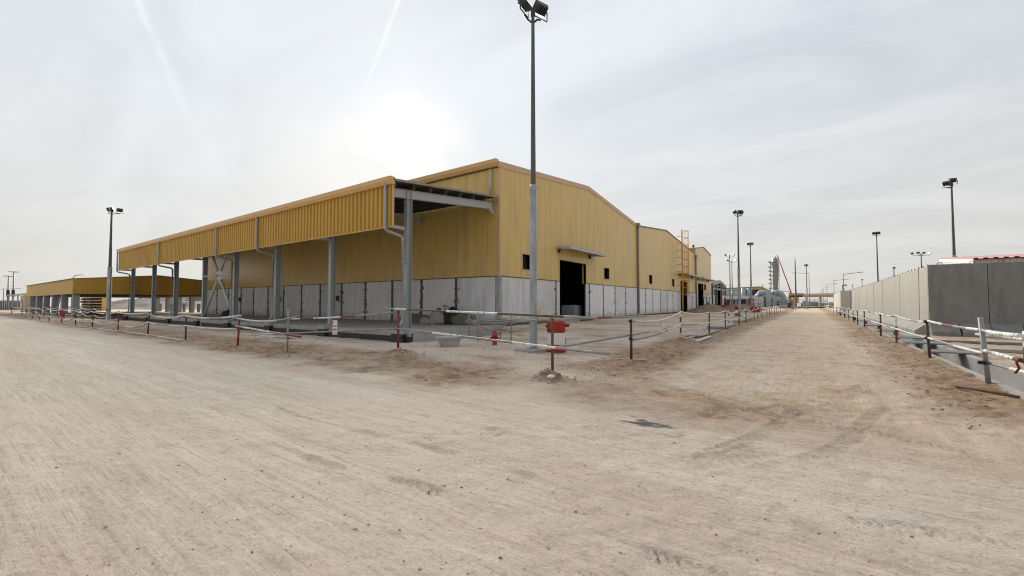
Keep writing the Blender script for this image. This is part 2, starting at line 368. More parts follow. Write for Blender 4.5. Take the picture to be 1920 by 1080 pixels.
def loose_mask(x, y):
    j = 0.8 * fbm(x * 0.5, y * 0.5, 91)
    a = 0.85 * sstep(5.3, 6.6, y + j) * (1 - sstep(7.8, 10.5, y + j)) * (1 - sstep(-7, -4, x))          # strip below the left barrier
    b = sstep(-5.9, -4.9, x + 0.6 * j) * (1 - sstep(-3.7, -2.6, x + 0.6 * j)) * sstep(8.0, 10, y)  # strip below the roadside barrier
    c = sstep(1.1, 2.4, x + 0.7 * j) * (1 - sstep(2.95, 3.05, x)) * sstep(7, 11, y)
    d = sstep(7.5, 10, y) * (1 - sstep(-5, -4, x)) * (0.28 + 0.6 * fbm(x * 0.35, y * 0.7, 19))
    e = np.exp(-(((x + 1.8) / 2.6) ** 2 + ((y - 7.6) / 1.3) ** 2)) * 0.75
    f = sstep(3.9, 4.1, x) * 0.4
    g = sum(np.exp(-1.1 * (((x - mx) ** 2 + (y - my) ** 2) / (mr * mr))) for mx, my, mr, mh in POST_MOUNDS)
    base = np.maximum.reduce([a, b, c, d, e, f, g])
    return np.clip(base + (0.5 * fbm(x * 0.9, y * 0.9, 17) + 0.35 * fbm(x * 2.7, y * 2.7, 18)) * np.clip(0.25 + 2 * base, 0, 1), 0, 1)
def ground_h(x, y):
    x = np.asarray(x, float); y = np.asarray(y, float)
    lo = loose_mask(x, y)
    near = np.exp(-((np.hypot(x, y) / 60.0) ** 2))
    h = 0.035 * fbm(x * 0.13, y * 0.13, 3) * near
    h += lo * near * (0.09 * fbm(x * 1.3, y * 1.3, 31) + 0.075 * fbm(x * 3.7, y * 3.7, 37, 5))
    ry = roady(x, y)
    warp = 0.5 * fbm(x * 0.2, y * 0.2, 55)
    sx = fbm(x * 0.22 + 3, (y + warp + 0.06 * x) * 5.5, 61); sy = fbm((x + warp * 0.5) * 5.5, y * 0.22, 67)
    h += near * (1 - 0.7 * lo) * 0.020 * ((1 - ry) * sx + ry * sy)
    h += near * 0.016 * fbm(x * 5.5, y * 5.5, 71, 3) * (0.35 + 1.3 * vnoise(x * 0.6, y * 0.6, 72))
    yardm = sstep(8.5, 11, y) * (1 - sstep(-5, -4, x))
    h += near * (ry + yardm) * (0.030 * fbm(x * 1.8, y * 1.8, 93) + 0.026 * fbm(x * 4.6, y * 4.6, 95, 3))
    for mx, my, mr, mh in POST_MOUNDS:
        d2 = ((x - mx) ** 2 + (y - my) ** 2) / (mr * mr)
        h += mh * np.exp(-d2 * 1.6) * (1 + 0.8 * fbm(x * 6, y * 6, 83))
    for (ax, ay), (bx, by), hw, pitch in TREADS:
        dx, dy = bx - ax, by - ay; L2 = math.hypot(dx, dy); dx /= L2; dy /= L2
        s = (x - ax) * dx + (y - ay) * dy; t = -(x - ax) * dy + (y - ay) * dx
        t = t + 0.08 * np.sin(s * 1.3)
        w = sstep(0, 0.3, s) * (1 - sstep(L2 - 0.3, L2, s)) * (1 - sstep(hw * 0.8, hw, np.abs(t)))
        w = w * sstep(0.30, 0.55, vnoise(x * 1.7, y * 1.7, 77))
        lug = np.tanh(2.0 * np.sin(2 * np.pi * (s + 0.6 * np.abs(t)) / pitch + 1.5 * vnoise(x * 4, y * 4, 12)))
        h += w * (0.015 * lug - 0.012) + 0.010 * np.exp(-((np.abs(t) - hw) / 0.05) ** 2) * sstep(0, 0.3, s) * (1 - sstep(L2 - 0.3, L2, s)) * sstep(0.3, 0.6, vnoise(x * 2.3, y * 2.3, 78))
    yd = sstep(-76, -73, x) * (1 - sstep(-17.2, -12.5, x)) * sstep(9.2, 15.0, y) * (1 - sstep(23.0, 23.6, y))
    h -= 0.50 * yd
    tr = sstep(-72.6, -72.2, x) * (1 - sstep(-17.7, -17.5, x)) * sstep(15.4, 15.55, y) * (1 - sstep(23.0, 23.6, y))
    h = h * (1 - tr) - 0.70 * tr
    ch = sstep(3.06, 3.09, x) * (1 - sstep(3.81, 3.84, x)) * sstep(7.0, 7.1, y) * (1 - sstep(120, 121, y))
    h = h * (1 - ch) - 0.62 * ch
    bl = (1 - sstep(-18.3, -18.0, x)) * sstep(24.0, 24.3, y) * (1 - sstep(119, 121, y)) * sstep(-72, -70, x)
    return h * (1 - bl) - 0.1 * bl
def roady(x, y):
    return sstep(5.8, 9.0, y + 0.25 * (x + 1)) * sstep(-5.5, -3.5, x)
def H(x, y): return float(ground_h(np.array([x]), np.array([y]))[0])

def axis(lo, hi, a, b, fine, g):
    p = list(np.arange(a, b, fine))
    s = fine; x = b
    while x < hi: p.append(x); s = max(fine, s * (1 + g)); x += s
    p.append(hi); s = fine; x = a - fine; left = []
    while x > lo: left.append(x); s = max(fine, s * (1 + g)); x -= s
    left.append(lo)
    return np.array(left[::-1] + p)
def build_ground():
    xs = axis(-2500, 2500, -9.0, 4.2, 0.036, 0.021); ys = axis(-400, 3500, 1.2, 12.5, 0.036, 0.019)
    X, Y = np.meshgrid(xs, ys); x = X.ravel(); y = Y.ravel()
    z = ground_h(x, y)
    nx, ny = len(xs), len(ys)
    me = bpy.data.meshes.new('ground')
    me.vertices.add(nx * ny); me.vertices.foreach_set('co', np.column_stack([x, y, z]).ravel().astype(np.float32))
    i = np.arange(nx * ny).reshape(ny, nx)
    q = np.stack([i[:-1, :-1], i[:-1, 1:], i[1:, 1:], i[1:, :-1]], -1).reshape(-1, 4)
    nq = len(q)
    me.loops.add(nq * 4); me.loops.foreach_set('vertex_index', q.ravel().astype(np.int32))
    me.polygons.add(nq); me.polygons.foreach_set('loop_start', np.arange(0, nq * 4, 4, dtype=np.int32))
    me.update(calc_edges=True)
    me.polygons.foreach_set('use_smooth', np.ones(nq, bool))
    def attr(n, v):
        a = me.attributes.new(n, 'FLOAT', 'POINT'); a.data.foreach_set('value', v.astype(np.float32))
    attr('loose', loose_mask(x, y)); attr('roady', roady(x, y))
    st = np.exp(-(((x + 1.86 + 0.35 * (y - 5.87)) / 0.36) ** 2 + ((y - 5.87) / 0.24) ** 2) ** 1.0) + 0.8 * fbm(x * 8, y * 8, 5)
    near = (np.hypot(x + 1.86, y - 5.87) < 0.9)
    attr('stain', np.where(near, sstep(0.35, 0.75, st), 0))
    attr('grey', sstep(-3, -14, x - 0.4 * y + 2.5 * fbm(x * .2, y * .2, 23)) * (1 - sstep(4.5, 7.5, y)))
    print('ground verts', nx * ny, nx, ny)
    o = bpy.data.objects.new('ground', me); COL.objects.link(o); o['kind'] = 'structure'
    m = bpy.data.materials.new('compacted_sandy_ground'); m.use_nodes = True
    nt = m.node_tree; N = nt.nodes; L = nt.links; b = N['Principled BSDF']
    b.inputs['Roughness'].default_value = 0.95; b.inputs['Specular IOR Level'].default_value = 0.2
    tc = N.new('ShaderNodeTexCoord')
    def at(n):
        a = N.new('ShaderNodeAttribute'); a.attribute_name = n; return a.outputs['Fac']
    def noise(sc, detail=6, rough=0.6, stretch=(1, 1, 1), rot=0, dist=0):
        mp = N.new('ShaderNodeMapping'); mp.inputs['Scale'].default_value = stretch; mp.inputs['Rotation'].default_value = (0, 0, rot)
        L.new(tc.outputs['Object'], mp.inputs[0])
        n = N.new('ShaderNodeTexNoise'); n.inputs['Scale'].default_value = sc; n.inputs['Detail'].default_value = detail
        n.inputs['Roughness'].default_value = rough; n.inputs['Distortion'].default_value = dist
        L.new(mp.outputs[0], n.inputs['Vector']); return n.outputs['Fac']
    def rng(x, a, b2, c=0.0, d=1.0):
        r = N.new('ShaderNodeMapRange'); L.new(x, r.inputs[0])
        for k, v in zip((1, 2, 3, 4), (a, b2, c, d)): r.inputs[k].default_value = v
        return r.outputs[0]
    def mth(op, a, c):
        n = N.new('ShaderNodeMath'); n.operation = op
        for k, v in enumerate((a, c)):
            if isinstance(v, (int, float)): n.inputs[k].default_value = v
            else: L.new(v, n.inputs[k])
        return n.outputs[0]
    def mixc(f, a, c):
        n = N.new('ShaderNodeMix'); n.data_type = 'RGBA'
        if isinstance(f, (int, float)): n.inputs[0].default_value = f
        else: L.new(f, n.inputs[0])
        for k, v in ((6, a), (7, c)):
            if isinstance(v, tuple): n.inputs[k].default_value = (*v, 1)
            else: L.new(v, n.inputs[k])
        return n.outputs[2]
    def mixf(f, a, c):
        n = N.new('ShaderNodeMix'); n.data_type = 'FLOAT'
        L.new(f, n.inputs[0]); L.new(a, n.inputs[2]); L.new(c, n.inputs[3]); return n.outputs[0]
    # wheel streaks run along the cross road, then along the road between the barriers
    s1 = noise(1.0, 9, 0.68, (0.16, 3.2, 1), R(3), 0.25); s2 = noise(1.0, 9, 0.68, (3.2, 0.16, 1), 0, 0.25)
    streak = mixf(at('roady'), s1, s2)
    f1 = noise(1.0, 8, 0.7, (0.7, 16, 1), R(5), 0.3); f2 = noise(1.0, 8, 0.7, (16, 0.7, 1), 0, 0.3)
    fine = mixf(at('roady'), f1, f2)
    patch = noise(0.33, 6, 0.6, dist=0.4); mid = noise(2.2, 8, 0.66, dist=0.3); grain = noise(55, 4, 0.7)
    mott = noise(3.1, 9, 0.72, dist=0.8); mott2 = noise(1.0, 9, 0.74, (1.3, 4.5, 1), R(14), 0.6)
    col = mixc(rng(patch, 0.35, 0.65), (0.65, 0.535, 0.435), (0.71, 0.605, 0.505))
    col = mixc(mth('MULTIPLY', at('grey'), 0.75), col, (0.555, 0.51, 0.435))
    where = rng(noise(0.21, 5, 0.6, dist=1.0), 0.40, 0.60, 0.38, 1.0)
    b1 = noise(1.0, 4, 0.5, (0.05, 0.85, 1), R(4), 0.15); b2 = noise(1.0, 4, 0.5, (0.85, 0.05, 1), 0, 0.15)
    band = mixf(at('roady'), b1, b2)                     # broad wheel paths, polished paler or left dusty
    col = mixc(rng(band, 0.52, 0.66, 0.0, 0.55), col, (0.76, 0.70, 0.62))
    col = mixc(rng(band, 0.47, 0.34, 0.0, 0.5), col, (0.52, 0.41, 0.315))
    col = mixc(mth('MULTIPLY', where, rng(streak, 0.50, 0.72, 0.0, 0.6)), col, (0.77, 0.70, 0.61))
    col = mixc(mth('MULTIPLY', where, rng(streak, 0.46, 0.30, 0.0, 0.45)), col, (0.46, 0.35, 0.255))
    col = mixc(rng(mott2, 0.47, 0.30, 0.0, 0.55), col, (0.44, 0.34, 0.25))
    col = mixc(mth('MULTIPLY', rng(fine, 0.47, 0.33, 0.0, 0.85), mth('MULTIPLY', where, rng(mott, 0.40, 0.6, 0.15, 1.0))), col, (0.37, 0.28, 0.205))
    col = mixc(mth('MULTIPLY', where, rng(fine, 0.54, 0.70, 0.0, 0.5)), col, (0.78, 0.71, 0.62))
    col = mixc(rng(at('roady'), 0.0, 1.0, 0.0, 0.45), col, (0.56, 0.43, 0.305))
    speck = noise(21, 7, 0.78)  # specks: dust and damp fines, with the shade of small bumps put into colour
    col = mixc(rng(speck, 0.47, 0.30, 0.0, 0.9), col, (0.32, 0.25, 0.185))
    col = mixc(rng(speck, 0.56, 0.72, 0.0, 0.5), col, (0.76, 0.69, 0.61))
    brown = mixc(rng(mott, 0.36, 0.62), (0.19, 0.110, 0.062), (0.46, 0.325, 0.22))
    brown = mixc(rng(speck, 0.45, 0.30, 0.0, 0.6), brown, (0.17, 0.11, 0.07))
    col = mixc(mth('MULTIPLY', at('loose'), rng(mid, 0.25, 0.6, 0.75, 1.0)), col, brown)
    rust = mth('MULTIPLY', rng(noise(0.8, 7, 0.7, dist=0.6), 0.50, 0.66), rng(at('roady'), 0.0, 1.0, 0.18, 0.95))
    col = mixc(mth('MULTIPLY', rust, rng(mott, 0.35, 0.6, 0.4, 1.0)), col, (0.45, 0.295, 0.165))
    col = mixc(mth('MULTIPLY', at('roady'), rng(mott, 0.46, 0.34, 0.0, 0.7)), col, (0.34, 0.225, 0.14))
    col = mixc(rng(grain, 0.35, 0.2, 0.0, 0.5), col, (0.25, 0.20, 0.15))
    col = mixc(at('stain'), col, (0.12, 0.122, 0.112))
    L.new(col, b.inputs['Base Color'])
    def bump(hh, dist, st, prev=None):
        n = N.new('ShaderNodeBump'); n.inputs['Distance'].default_value = dist; n.inputs['Strength'].default_value = st
        L.new(hh, n.inputs['Height'])
        if prev is not None: L.new(prev, n.inputs['Normal'])
        return n.outputs[0]
    vor = N.new('ShaderNodeTexVoronoi'); vor.inputs['Scale'].default_value = 38; L.new(tc.outputs['Object'], vor.inputs['Vector'])
    nn = bump(fine, 0.04, 0.8); nn = bump(noise(14, 8, 0.72), 0.04, 0.9, nn); nn = bump(rng(vor.outputs['Distance'], 0.0, 0.5, 1, 0), 0.006, 0.5, nn)
    nn = bump(grain, 0.006, 0.6, nn)
    L.new(nn, b.inputs['Normal'])
    me.materials.append(m)
build_ground()

# loose stones: nobody could count them
def blob(mb, c, r, seed, squash=0.6, mi=0):
    rnd = random.Random(seed)
    t = (1 + 5 ** 0.5) / 2
    vs = [(-1, t, 0), (1, t, 0), (-1, -t, 0), (1, -t, 0), (0, -1, t), (0, 1, t), (0, -1, -t), (0, 1, -t), (t, 0, -1), (t, 0, 1), (-t, 0, -1), (-t, 0, 1)]
    fs = [(0, 11, 5), (0, 5, 1), (0, 1, 7), (0, 7, 10), (0, 10, 11), (1, 5, 9), (5, 11, 4), (11, 10, 2), (10, 7, 6), (7, 1, 8), (3, 9, 4), (3, 4, 2), (3, 2, 6), (3, 6, 8), (3, 8, 9), (4, 9, 5), (2, 4, 11), (6, 2, 10), (8, 6, 7), (9, 8, 1)]
    out = []
    a = rnd.random() * 6.28; ca, sa = math.cos(a), math.sin(a); el = rnd.uniform(0.7, 1.4)
    for x, y, z in vs:
        k = r / 1.9 * rnd.uniform(0.75, 1.25)
        x, y = x * el, y / el
        out.append((c[0] + (x * ca - y * sa) * k, c[1] + (x * sa + y * ca) * k, c[2] + z * k * squash))
    mb.add(out, fs, mi)
def build_stones():
    mb = MB(); pts = []
    for i in range(750):
        d = 2.2 + 16 * random.random() ** 1.6; a = random.uniform(-1.35, 0.25)
        x, y = d * math.sin(a - 0.1), d * math.cos(a - 0.1)
        pts.append((x, y, random.choice((0.004, 0.005, 0.006, 0.008, 0.008, 0.012))))
    for i in range(2400):
        t = random.random()
        if t < 0.4: x, y = random.uniform(-4.9, -3.2), random.uniform(8.5, 45)
        elif t < 0.65: x, y = random.uniform(1.4, 2.9), random.uniform(8, 35)
        else: x, y = random.uniform(-40, -5), random.uniform(6.2, 12)
        pts.append((x, y, random.choice((0.008, 0.012, 0.016, 0.022, 0.03))))
    for mx, my, mr, mh in POST_MOUNDS:
        for i in range(70): pts.append((random.gauss(mx, mr * 0.6), random.gauss(my, mr * 0.6), random.choice((0.012, 0.018, 0.024, 0.034))))
    xs = np.array([p[0] for p in pts]); ys = np.array([p[1] for p in pts]); zs = ground_h(xs, ys)
    for k, (p, z) in enumerate(zip(pts, zs)):
        if 2.95 < p[0] < 4.0: continue
        blob(mb, (p[0], p[1], z + p[2] * 0.15), p[2], k, 0.6, 0 if random.random() < 0.35 else 1)
    o = mb.build('loose_gravel', ['stone', 'dirt'], None, 'stuff')
    tag(o, 'loose stones and clods of earth scattered over the sandy ground', 'gravel')
    o2 = MB(); blob(o2, (-4.42, 7.62, H(-4.42, 7.62) + 0.035), 0.075, 5, 0.75)
    o2 = recentre(o2.build('pale_stone', 'white')); tag(o2, 'pale rounded stone lying on the earth mound at the corner post', 'stone')
build_stones()

def heap(name, label, loc, rx, ry, h, seed, mat='dirt', cat='earth heap', ridge=1):
    n = 40; v = []; f = []
    for j in range(n + 1):
        for i in range(n + 1):
            u = i / n * 2 - 1; w = j / n * 2 - 1
            rr = math.hypot(u, w)
            z = max(0, 1 - rr) ** 1.0
            x = loc[0] + u * rx; y = loc[1] + w * ry
            v.append([x, y, z])
    A = np.array(v); nz = fbm(A[:, 0] * 2.2 / max(1, h) + seed, A[:, 1] * 2.2 / max(1, h), seed, 5)
    A[:, 2] = loc[2] - 0.12 + h * A[:, 2] * (1 + 0.55 * nz) + 0.10 * h * nz * (A[:, 2] > 0)
    for j in range(n):
        for i in range(n): f.append((j * (n + 1) + i, j * (n + 1) + i + 1, (j + 1) * (n + 1) + i + 1, (j + 1) * (n + 1) + i))
    mb = MB(); mb.add([tuple(p) for p in A], f, 0, True)
    o = recentre(mb.build(name, mat)); tag(o, label, cat); return o

# ------------------------------------------------------------------ halls: cladding, panels, roof
def wall_pieces(u0, u1, openings, z0, top):
    """split a wall strip u0..u1 into pieces round the openings; top: function of u. yields (ua,ub,za,zta,ztb)"""
    cuts = sorted({u0, u1} | {c for o in openings for c in (o[0], o[1]) if u0 < c < u1})
    out = []
    for a, b in zip(cuts, cuts[1:]):
        if b - a < 0.004: continue
        m = (a + b) / 2; z = z0
        for o in sorted((o for o in openings if o[0] <= m <= o[1]), key=lambda o: o[2]):
            zb = min(o[2], top(a), top(b))
            if zb > z + 0.01: out.append((a, b, z, zb, zb))
            z = max(z, o[3])
        if z < min(top(a), top(b)) - 0.01: out.append((a, b, z, top(a), top(b)))
    return out
class Frame:
    """a wall plane: axis 'y' faces +X at x=p, axis 'x' faces -Y at y=p"""
    def __init__(s, ax, p): s.ax = ax; s.p = p
    def pt(s, u, d, z): return (s.p + d, u, z) if s.ax == 'y' else (u, s.p - d, z)
    def piece(s, mb, ua, ub, za, zta, ztb, d0, d1, mi=0):
        P = s.pt
        v = [P(ua, d0, za), P(ub, d0, za), P(ub, d1, za), P(ua, d1, za), P(ua, d0, zta), P(ub, d0, ztb), P(ub, d1, ztb), P(ua, d1, zta)]
        mb.hexa(v, mi)

BASE_Z, BAND_Z = 0.19, 3.56
def clad(root, fr, u0, u1, openings, top, width=1.0, z0=BAND_Z):
    u = u0; k = 0
    while u < u1 - 0.05:
        ub = min(u + width, u1)
        mb = MB(); off = random.uniform(-0.003, 0.003)
        for p in wall_pieces(u + 0.006, ub - 0.006, openings, z0, top):
            fr.piece(mb, *p, 0.0, 0.06 + off)
        if mb.v: mb.build('cladding_panel', 'yellow' if (k * 7) % 5 < 3 else 'yellow_b', root)
        u = ub; k += 1
def liner(root, fr, u0, u1, openings, top, z0=0.0, name='wall_lining', mat='dark', depth=0.16):
    mb = MB()
    for p in wall_pieces(u0, u1, openings, z0, top): fr.piece(mb, *p, -depth, -0.004)
    return mb.build(name, mat, root)
def white_panels(root, fr, joints, openings, z0=BASE_Z, z1=BAND_Z - 0.03, ragged=True, hw=0.075):
    for a, b in zip(joints, joints[1:]):
        mb = MB()
        for p in wall_pieces(a + 0.06, b - 0.06, openings, z0, lambda u: z1): fr.piece(mb, *p, -0.002, 0.075 + random.uniform(-0.006, 0.006))
        if mb.v:
            # shallow board marks down each panel
            w = mb.build('wall_panel', random.choice(('white_panel', 'white_panel', 'white_panel_b', 'white_panel_c')), root)
            g = MB(); n = 7
            for i in range(1, n):
                uu = a + 0.06 + (b - a - 0.12) * i / n
                for p in wall_pieces(uu - 0.005, uu + 0.005, openings, z0 + 0.02, lambda u: z1 - 0.02): fr.piece(g, *p, 0.07, 0.0835)
            if g.v: g.build('board_seam', M['white_panel_b'], w)
    for j in joints[1:-1]:
        if any(o[0] - 0.1 < j < o[1] + 0.1 and o[2] < 1 for o in openings): continue
        mb = MB(); n = 26; L = []; Rr = []
        for i in range(n + 1):
            z = z0 + (z1 - z0) * i / n
            k = 0.02 * random.random()
            if ragged and i % 6 in (1, 2) and random.random() < 0.55: k += random.uniform(0.02, 0.09)
            k2 = 0.02 * random.random() + (random.uniform(0.02, 0.08) if ragged and random.random() < 0.16 else 0)
            L.append((j - hw - k, z)); Rr.append((j + hw + k2, z))
        for i in range(n):
            P = fr.pt
            v = [P(L[i][0], 0.02, L[i][1]), P(Rr[i][0], 0.02, Rr[i][1]), P(Rr[i + 1][0], 0.02, Rr[i + 1][1]), P(L[i + 1][0], 0.02, L[i + 1][1]),
                 P(L[i][0], 0.088, L[i][1]), P(Rr[i][0], 0.088, Rr[i][1]), P(Rr[i + 1][0], 0.088, Rr[i + 1][1]), P(L[i + 1][0], 0.088, L[i + 1][1])]
            mb.hexa(v)
        mb.build('joint_seal', 'seal', root)
        if ragged:
            mb = MB()
            for z in (0.75, 1.65, 2.75):
                for s in (-1, 1):
                    if random.random() < 0.7:
                        uu = j + s * random.uniform(0.2, 0.3); zz = z + random.uniform(-0.12, 0.12); r = random.uniform(0.05, 0.11)
                        pts = [(uu + r * 0.8 * math.cos(t * 1.047) * random.uniform(0.6, 1.2), zz + r * 1.5 * math.sin(t * 1.047) * random.uniform(0.6, 1.2)) for t in range(6)]
                        va = [fr.pt(p[0], 0.05, p[1]) for p in pts] + [fr.pt(p[0], 0.089, p[1]) for p in pts]
                        mb.add(va, [tuple(range(6)), tuple(range(11, 5, -1))] + [(i, i + 6, (i + 1) % 6 + 6, (i + 1) % 6) for i in range(6)])
            if mb.v: mb.build('fixing_hole', 'seal', root, 'stuff')
def opening_trim(root, fr, o, name='window_frame', t=0.09, mat='pinktrim', depth=0.085, bottom=True):
    a, b, z0, z1 = o; mb = MB()
    fr.piece(mb, a - t, a, z0, z1 + t, z1 + t, -0.1, depth); fr.piece(mb, b, b + t, z0, z1 + t, z1 + t, -0.1, depth)
    fr.piece(mb, a, b, z1, z1 + t, z1 + t, -0.1, depth)
    if bottom: fr.piece(mb, a - t, b + t, z0 - t, z0, z0, -0.1, depth + 0.02)
    return mb.build(name, mat, root)
def door_hood(root, ya, yb, z, x0=-17.87, out=1.25):
    mb = MB()
    mb.hexa([(x0, ya, z + 0.12), (x0 + out, ya, z - 0.02), (x0 + out, yb, z - 0.02), (x0, yb, z + 0.12), (x0, ya, z + 0.17), (x0 + out, ya, z + 0.03), (x0 + out, yb, z + 0.03), (x0, yb, z + 0.17)])
    hood = mb.build('door_hood', 'soffit', root)
    e = MB(); e.box(x0 + out, x0 + out + 0.04, ya - 0.02, yb + 0.02, z - 0.17, z + 0.05); e.build('hood_edge', 'light_steel', hood)
    s = MB()
    for yy in (ya - 0.04, yb): s.hexa([(x0, yy, z - 0.06), (x0 + out, yy, z - 0.17), (x0 + out, yy + 0.04, z - 0.17), (x0, yy + 0.04, z - 0.06), (x0, yy, z + 0.19), (x0 + out, yy, z + 0.05), (x0 + out, yy + 0.04, z + 0.05), (x0, yy + 0.04, z + 0.19)])
    s.build('hood_end', 'light_steel', hood)
    for yy in (ya + 0.15, yb - 1.3):
        b = MB(); b.prism([(x0, z - 0.42), (x0 + 0.16, z - 0.42), (x0 + 0.22, z - 0.03), (x0, z + 0.02)], 'y', yy, yy + 0.14); b.build('hood_bracket', 'soffit', hood)
def downpipe(root, pts, r=0.085, mat='grey_pipe', clips=()):
    # rounded elbows between the straight runs
    P = [Vector(p) for p in pts]; out = [P[0]]
    for i in range(1, len(P) - 1):
        a = (P[i - 1] - P[i]).normalized(); b = (P[i + 1] - P[i]).normalized(); k = min(0.22, (P[i - 1] - P[i]).length / 3, (P[i + 1] - P[i]).length / 3)
        for t in (0, 0.25, 0.5, 0.75, 1.0):
            out.append((P[i] + a * k) * (1 - t) ** 2 + P[i] * 2 * t * (1 - t) + (P[i] + b * k) * t * t)
    out.append(P[-1])
    o = MB().tube(out, r, 12).build('downpipe', mat, root)
    if clips:
        mb = MB()
        for c in clips: mb.lathe([(r + 0.016, -0.04), (r + 0.016, 0.04)], c, 12)
        mb.build('pipe_collar', mat, o)
    return o

GX = -17.95
# --- main hall
MAIN = thing('main_warehouse', 'large yellow clad warehouse on white concrete panels, nearest of the gabled halls', 'warehouse', (GX, 23.7, 0))
gable1 = lambda y: 11.62 + (y - 23.7) / 14.6 * 1.55 if y < 38.3 else 13.17 - (y - 38.3) / 14.2 * 1.60
DOOR1 = (32.35, 37.6, 0.15, 5.42)
WIN1 = [(26.55, 27.85, 4.22, 5.38), (42.05, 43.4, 4.22, 5.38)]
fg = Frame('y', GX); fl = Frame('x', 23.7)
op = [DOOR1] + WIN1
clad(MAIN, fg, 23.78, 52.5, op, lambda y: gable1(y) - 0.30)
clad(MAIN, fl, -70.0, GX - 0.10, [], lambda u: 11.30)
liner(MAIN, fg, 23.85, 52.4, op, lambda y: gable1(y) - 0.25)
liner(MAIN, fl, -69.9, GX - 0.2, [], lambda u: 11.3)
white_panels(MAIN, fg, [23.84, 27.9, 31.67, 38.37, 41.76, 45.01, 48.31, 52.42], op)
LJ = [-70.0, -66.3, -62.55, -58.9, -55.4, -51.75, -48.1, -44.3, -40.7, -36.95, -33.2, -29.45, -25.8, -22.0, -18.2]
white_panels(MAIN, fl, LJ, [], z0=0.12, ragged=True, hw=0.12)
MB().box(GX - 0.26, GX + 0.092, 23.605, 23.95, 0.1, BAND_Z - 0.03).build('corner_post', 'galv', MAIN)
MB().box(GX - 0.13, GX + 0.085, 23.615, 23.83, BAND_Z, 11.28).build('corner_trim', 'pinktrim', MAIN)
m = MB(); fg.piece(m, 23.83, 52.5, BAND_Z - 0.045, BAND_Z + 0.02, BAND_Z + 0.02, 0.0, 0.10)
m2 = wall_pieces(23.83, 52.5, [DOOR1], BAND_Z - 0.045, lambda u: BAND_Z + 0.02)
m = MB()
for p in m2: fg.piece(m, *p, 0.0, 0.10)
fl.piece(m, -70, GX - 0.13, BAND_Z - 0.045, BAND_Z + 0.02, BAND_Z + 0.02, 0.0, 0.10)
m.build('drip_trim', 'rust', MAIN)
m = MB()
for a, b in ((23.5, 38.3), (38.3, 52.55)):
    fg.piece(m, a, b, 0, 0, 0, 0, 0.11)
    v = m.v[-8:]; m.v = m.v[:-8]
    m.v += [fg.pt(a, 0, gable1(a) - 0.33), fg.pt(b, 0, gable1(b) - 0.33), fg.pt(b, 0.11, gable1(b) - 0.33), fg.pt(a, 0.11, gable1(a) - 0.33),
            fg.pt(a, 0, gable1(a) + 0.10), fg.pt(b, 0, gable1(b) + 0.10), fg.pt(b, 0.11, gable1(b) + 0.10), fg.pt(a, 0.11, gable1(a) + 0.10)]
m.build('gable_trim', 'pinktrim', MAIN)
def eave_gutter(root, x0, x1, y, z, h=0.42, d=0.30, mat='trim', step=7.3, facing=-1):
    x = x1
    while x > x0 + 0.1:
        xa = max(x0, x - step)
        MB().prism([(y, z - h), (y + facing * d * 0.72, z - h), (y + facing * d, z - h * 0.55), (y + facing * d, z), (y, z)], 'x', xa + 0.012, x).build('eave_gutter', mat, root)
        x = xa
eave_gutter(MAIN, -70.2, GX - 0.001, 23.62, 11.86, 0.52, 0.34)
for (ya, yb) in ((23.5, 38.3), (38.3, 52.55)):
    za, zb = gable1(ya) + 0.02, gable1(yb) + 0.02
    m = MB(); m.hexa([(-70.2, ya, za), (GX - 0.003, ya, za), (GX - 0.003, yb, zb), (-70.2, yb, zb), (-70.2, ya, za + 0.05), (GX - 0.003, ya, za + 0.05), (GX - 0.003, yb, zb + 0.05), (-70.2, yb, zb + 0.05)])
    m.build('roof', 'roof', MAIN)
m = MB(); m.box(-70.2, -70.0, 23.9, 52.4, 0, 11.5); m.box(-70, GX - 0.3, 52.2, 52.4, 0, 11.5); m.box(-70, GX - 0.2, 23.9, 52.2, 0.02, 0.14); m.build('rear_wall', 'dark', MAIN)
m = MB()
for p in wall_pieces(23.66, 52.5, [DOOR1], -0.1, lambda u: BASE_Z): fg.piece(m, *p, -0.1, 0.16)
fl.piece(m, -70, GX - 0.05, 0.06, 0.12, 0.12, -0.1, 0.09)
m.build('plinth', 'plinth', MAIN)
MB().box(GX - 0.4, GX + 0.55, 32.2, 37.8, -0.05, 0.13).build('door_sill', 'concrete', MAIN)
opening_trim(MAIN, fg, (DOOR1[0], DOOR1[1], BAND_Z, DOOR1[3]), 'door_frame', bottom=False)
m = MB(); m.box(GX - 0.35, GX - 0.05, 37.6, 37.7, 3.5, 5.42); m.build('door_jamb', 'trim', MAIN)
for w in WIN1:
    f = opening_trim(MAIN, fg, w)
    MB().box(GX - 0.55, GX - 0.52, w[0] - 0.3, w[1] + 0.3, w[2], w[3]).build('window_shade_sheet', 'dark', f)  # near-black sheet behind the hole: the unlit interior put into colour
door_hood(MAIN, 31.9, 39.6, 6.42)
downpipe(MAIN, [(-18.55, 23.45, 11.2), (-18.55, 23.45, 9.2)], 0.09, 'light_steel')
downpipe(MAIN, [(GX + 0.20, 52.52, 11.4), (GX + 0.20, 52.52, 0.35)], 0.13, 'brown_pipe', [(GX + 0.2, 52.52, z) for z in (2.5, 6.0, 9.0)])
MB().box(GX + 0.06, GX + 0.42, 52.25, 52.8, 11.35, 11.75).build('rainwater_head', 'brown_pipe', MAIN)
for k, x in enumerate((-37.6, -48.9, -59.2)):
    j = MB().box(x - 0.28, x + 0.28, 23.40, 23.61, 1.85, 2.35).build('junction_box', 'soffit', MAIN)
    MB().box(x - 0.2, x + 0.16, 23.37, 23.398, 1.93, 2.27).build('cover', 'black', j)
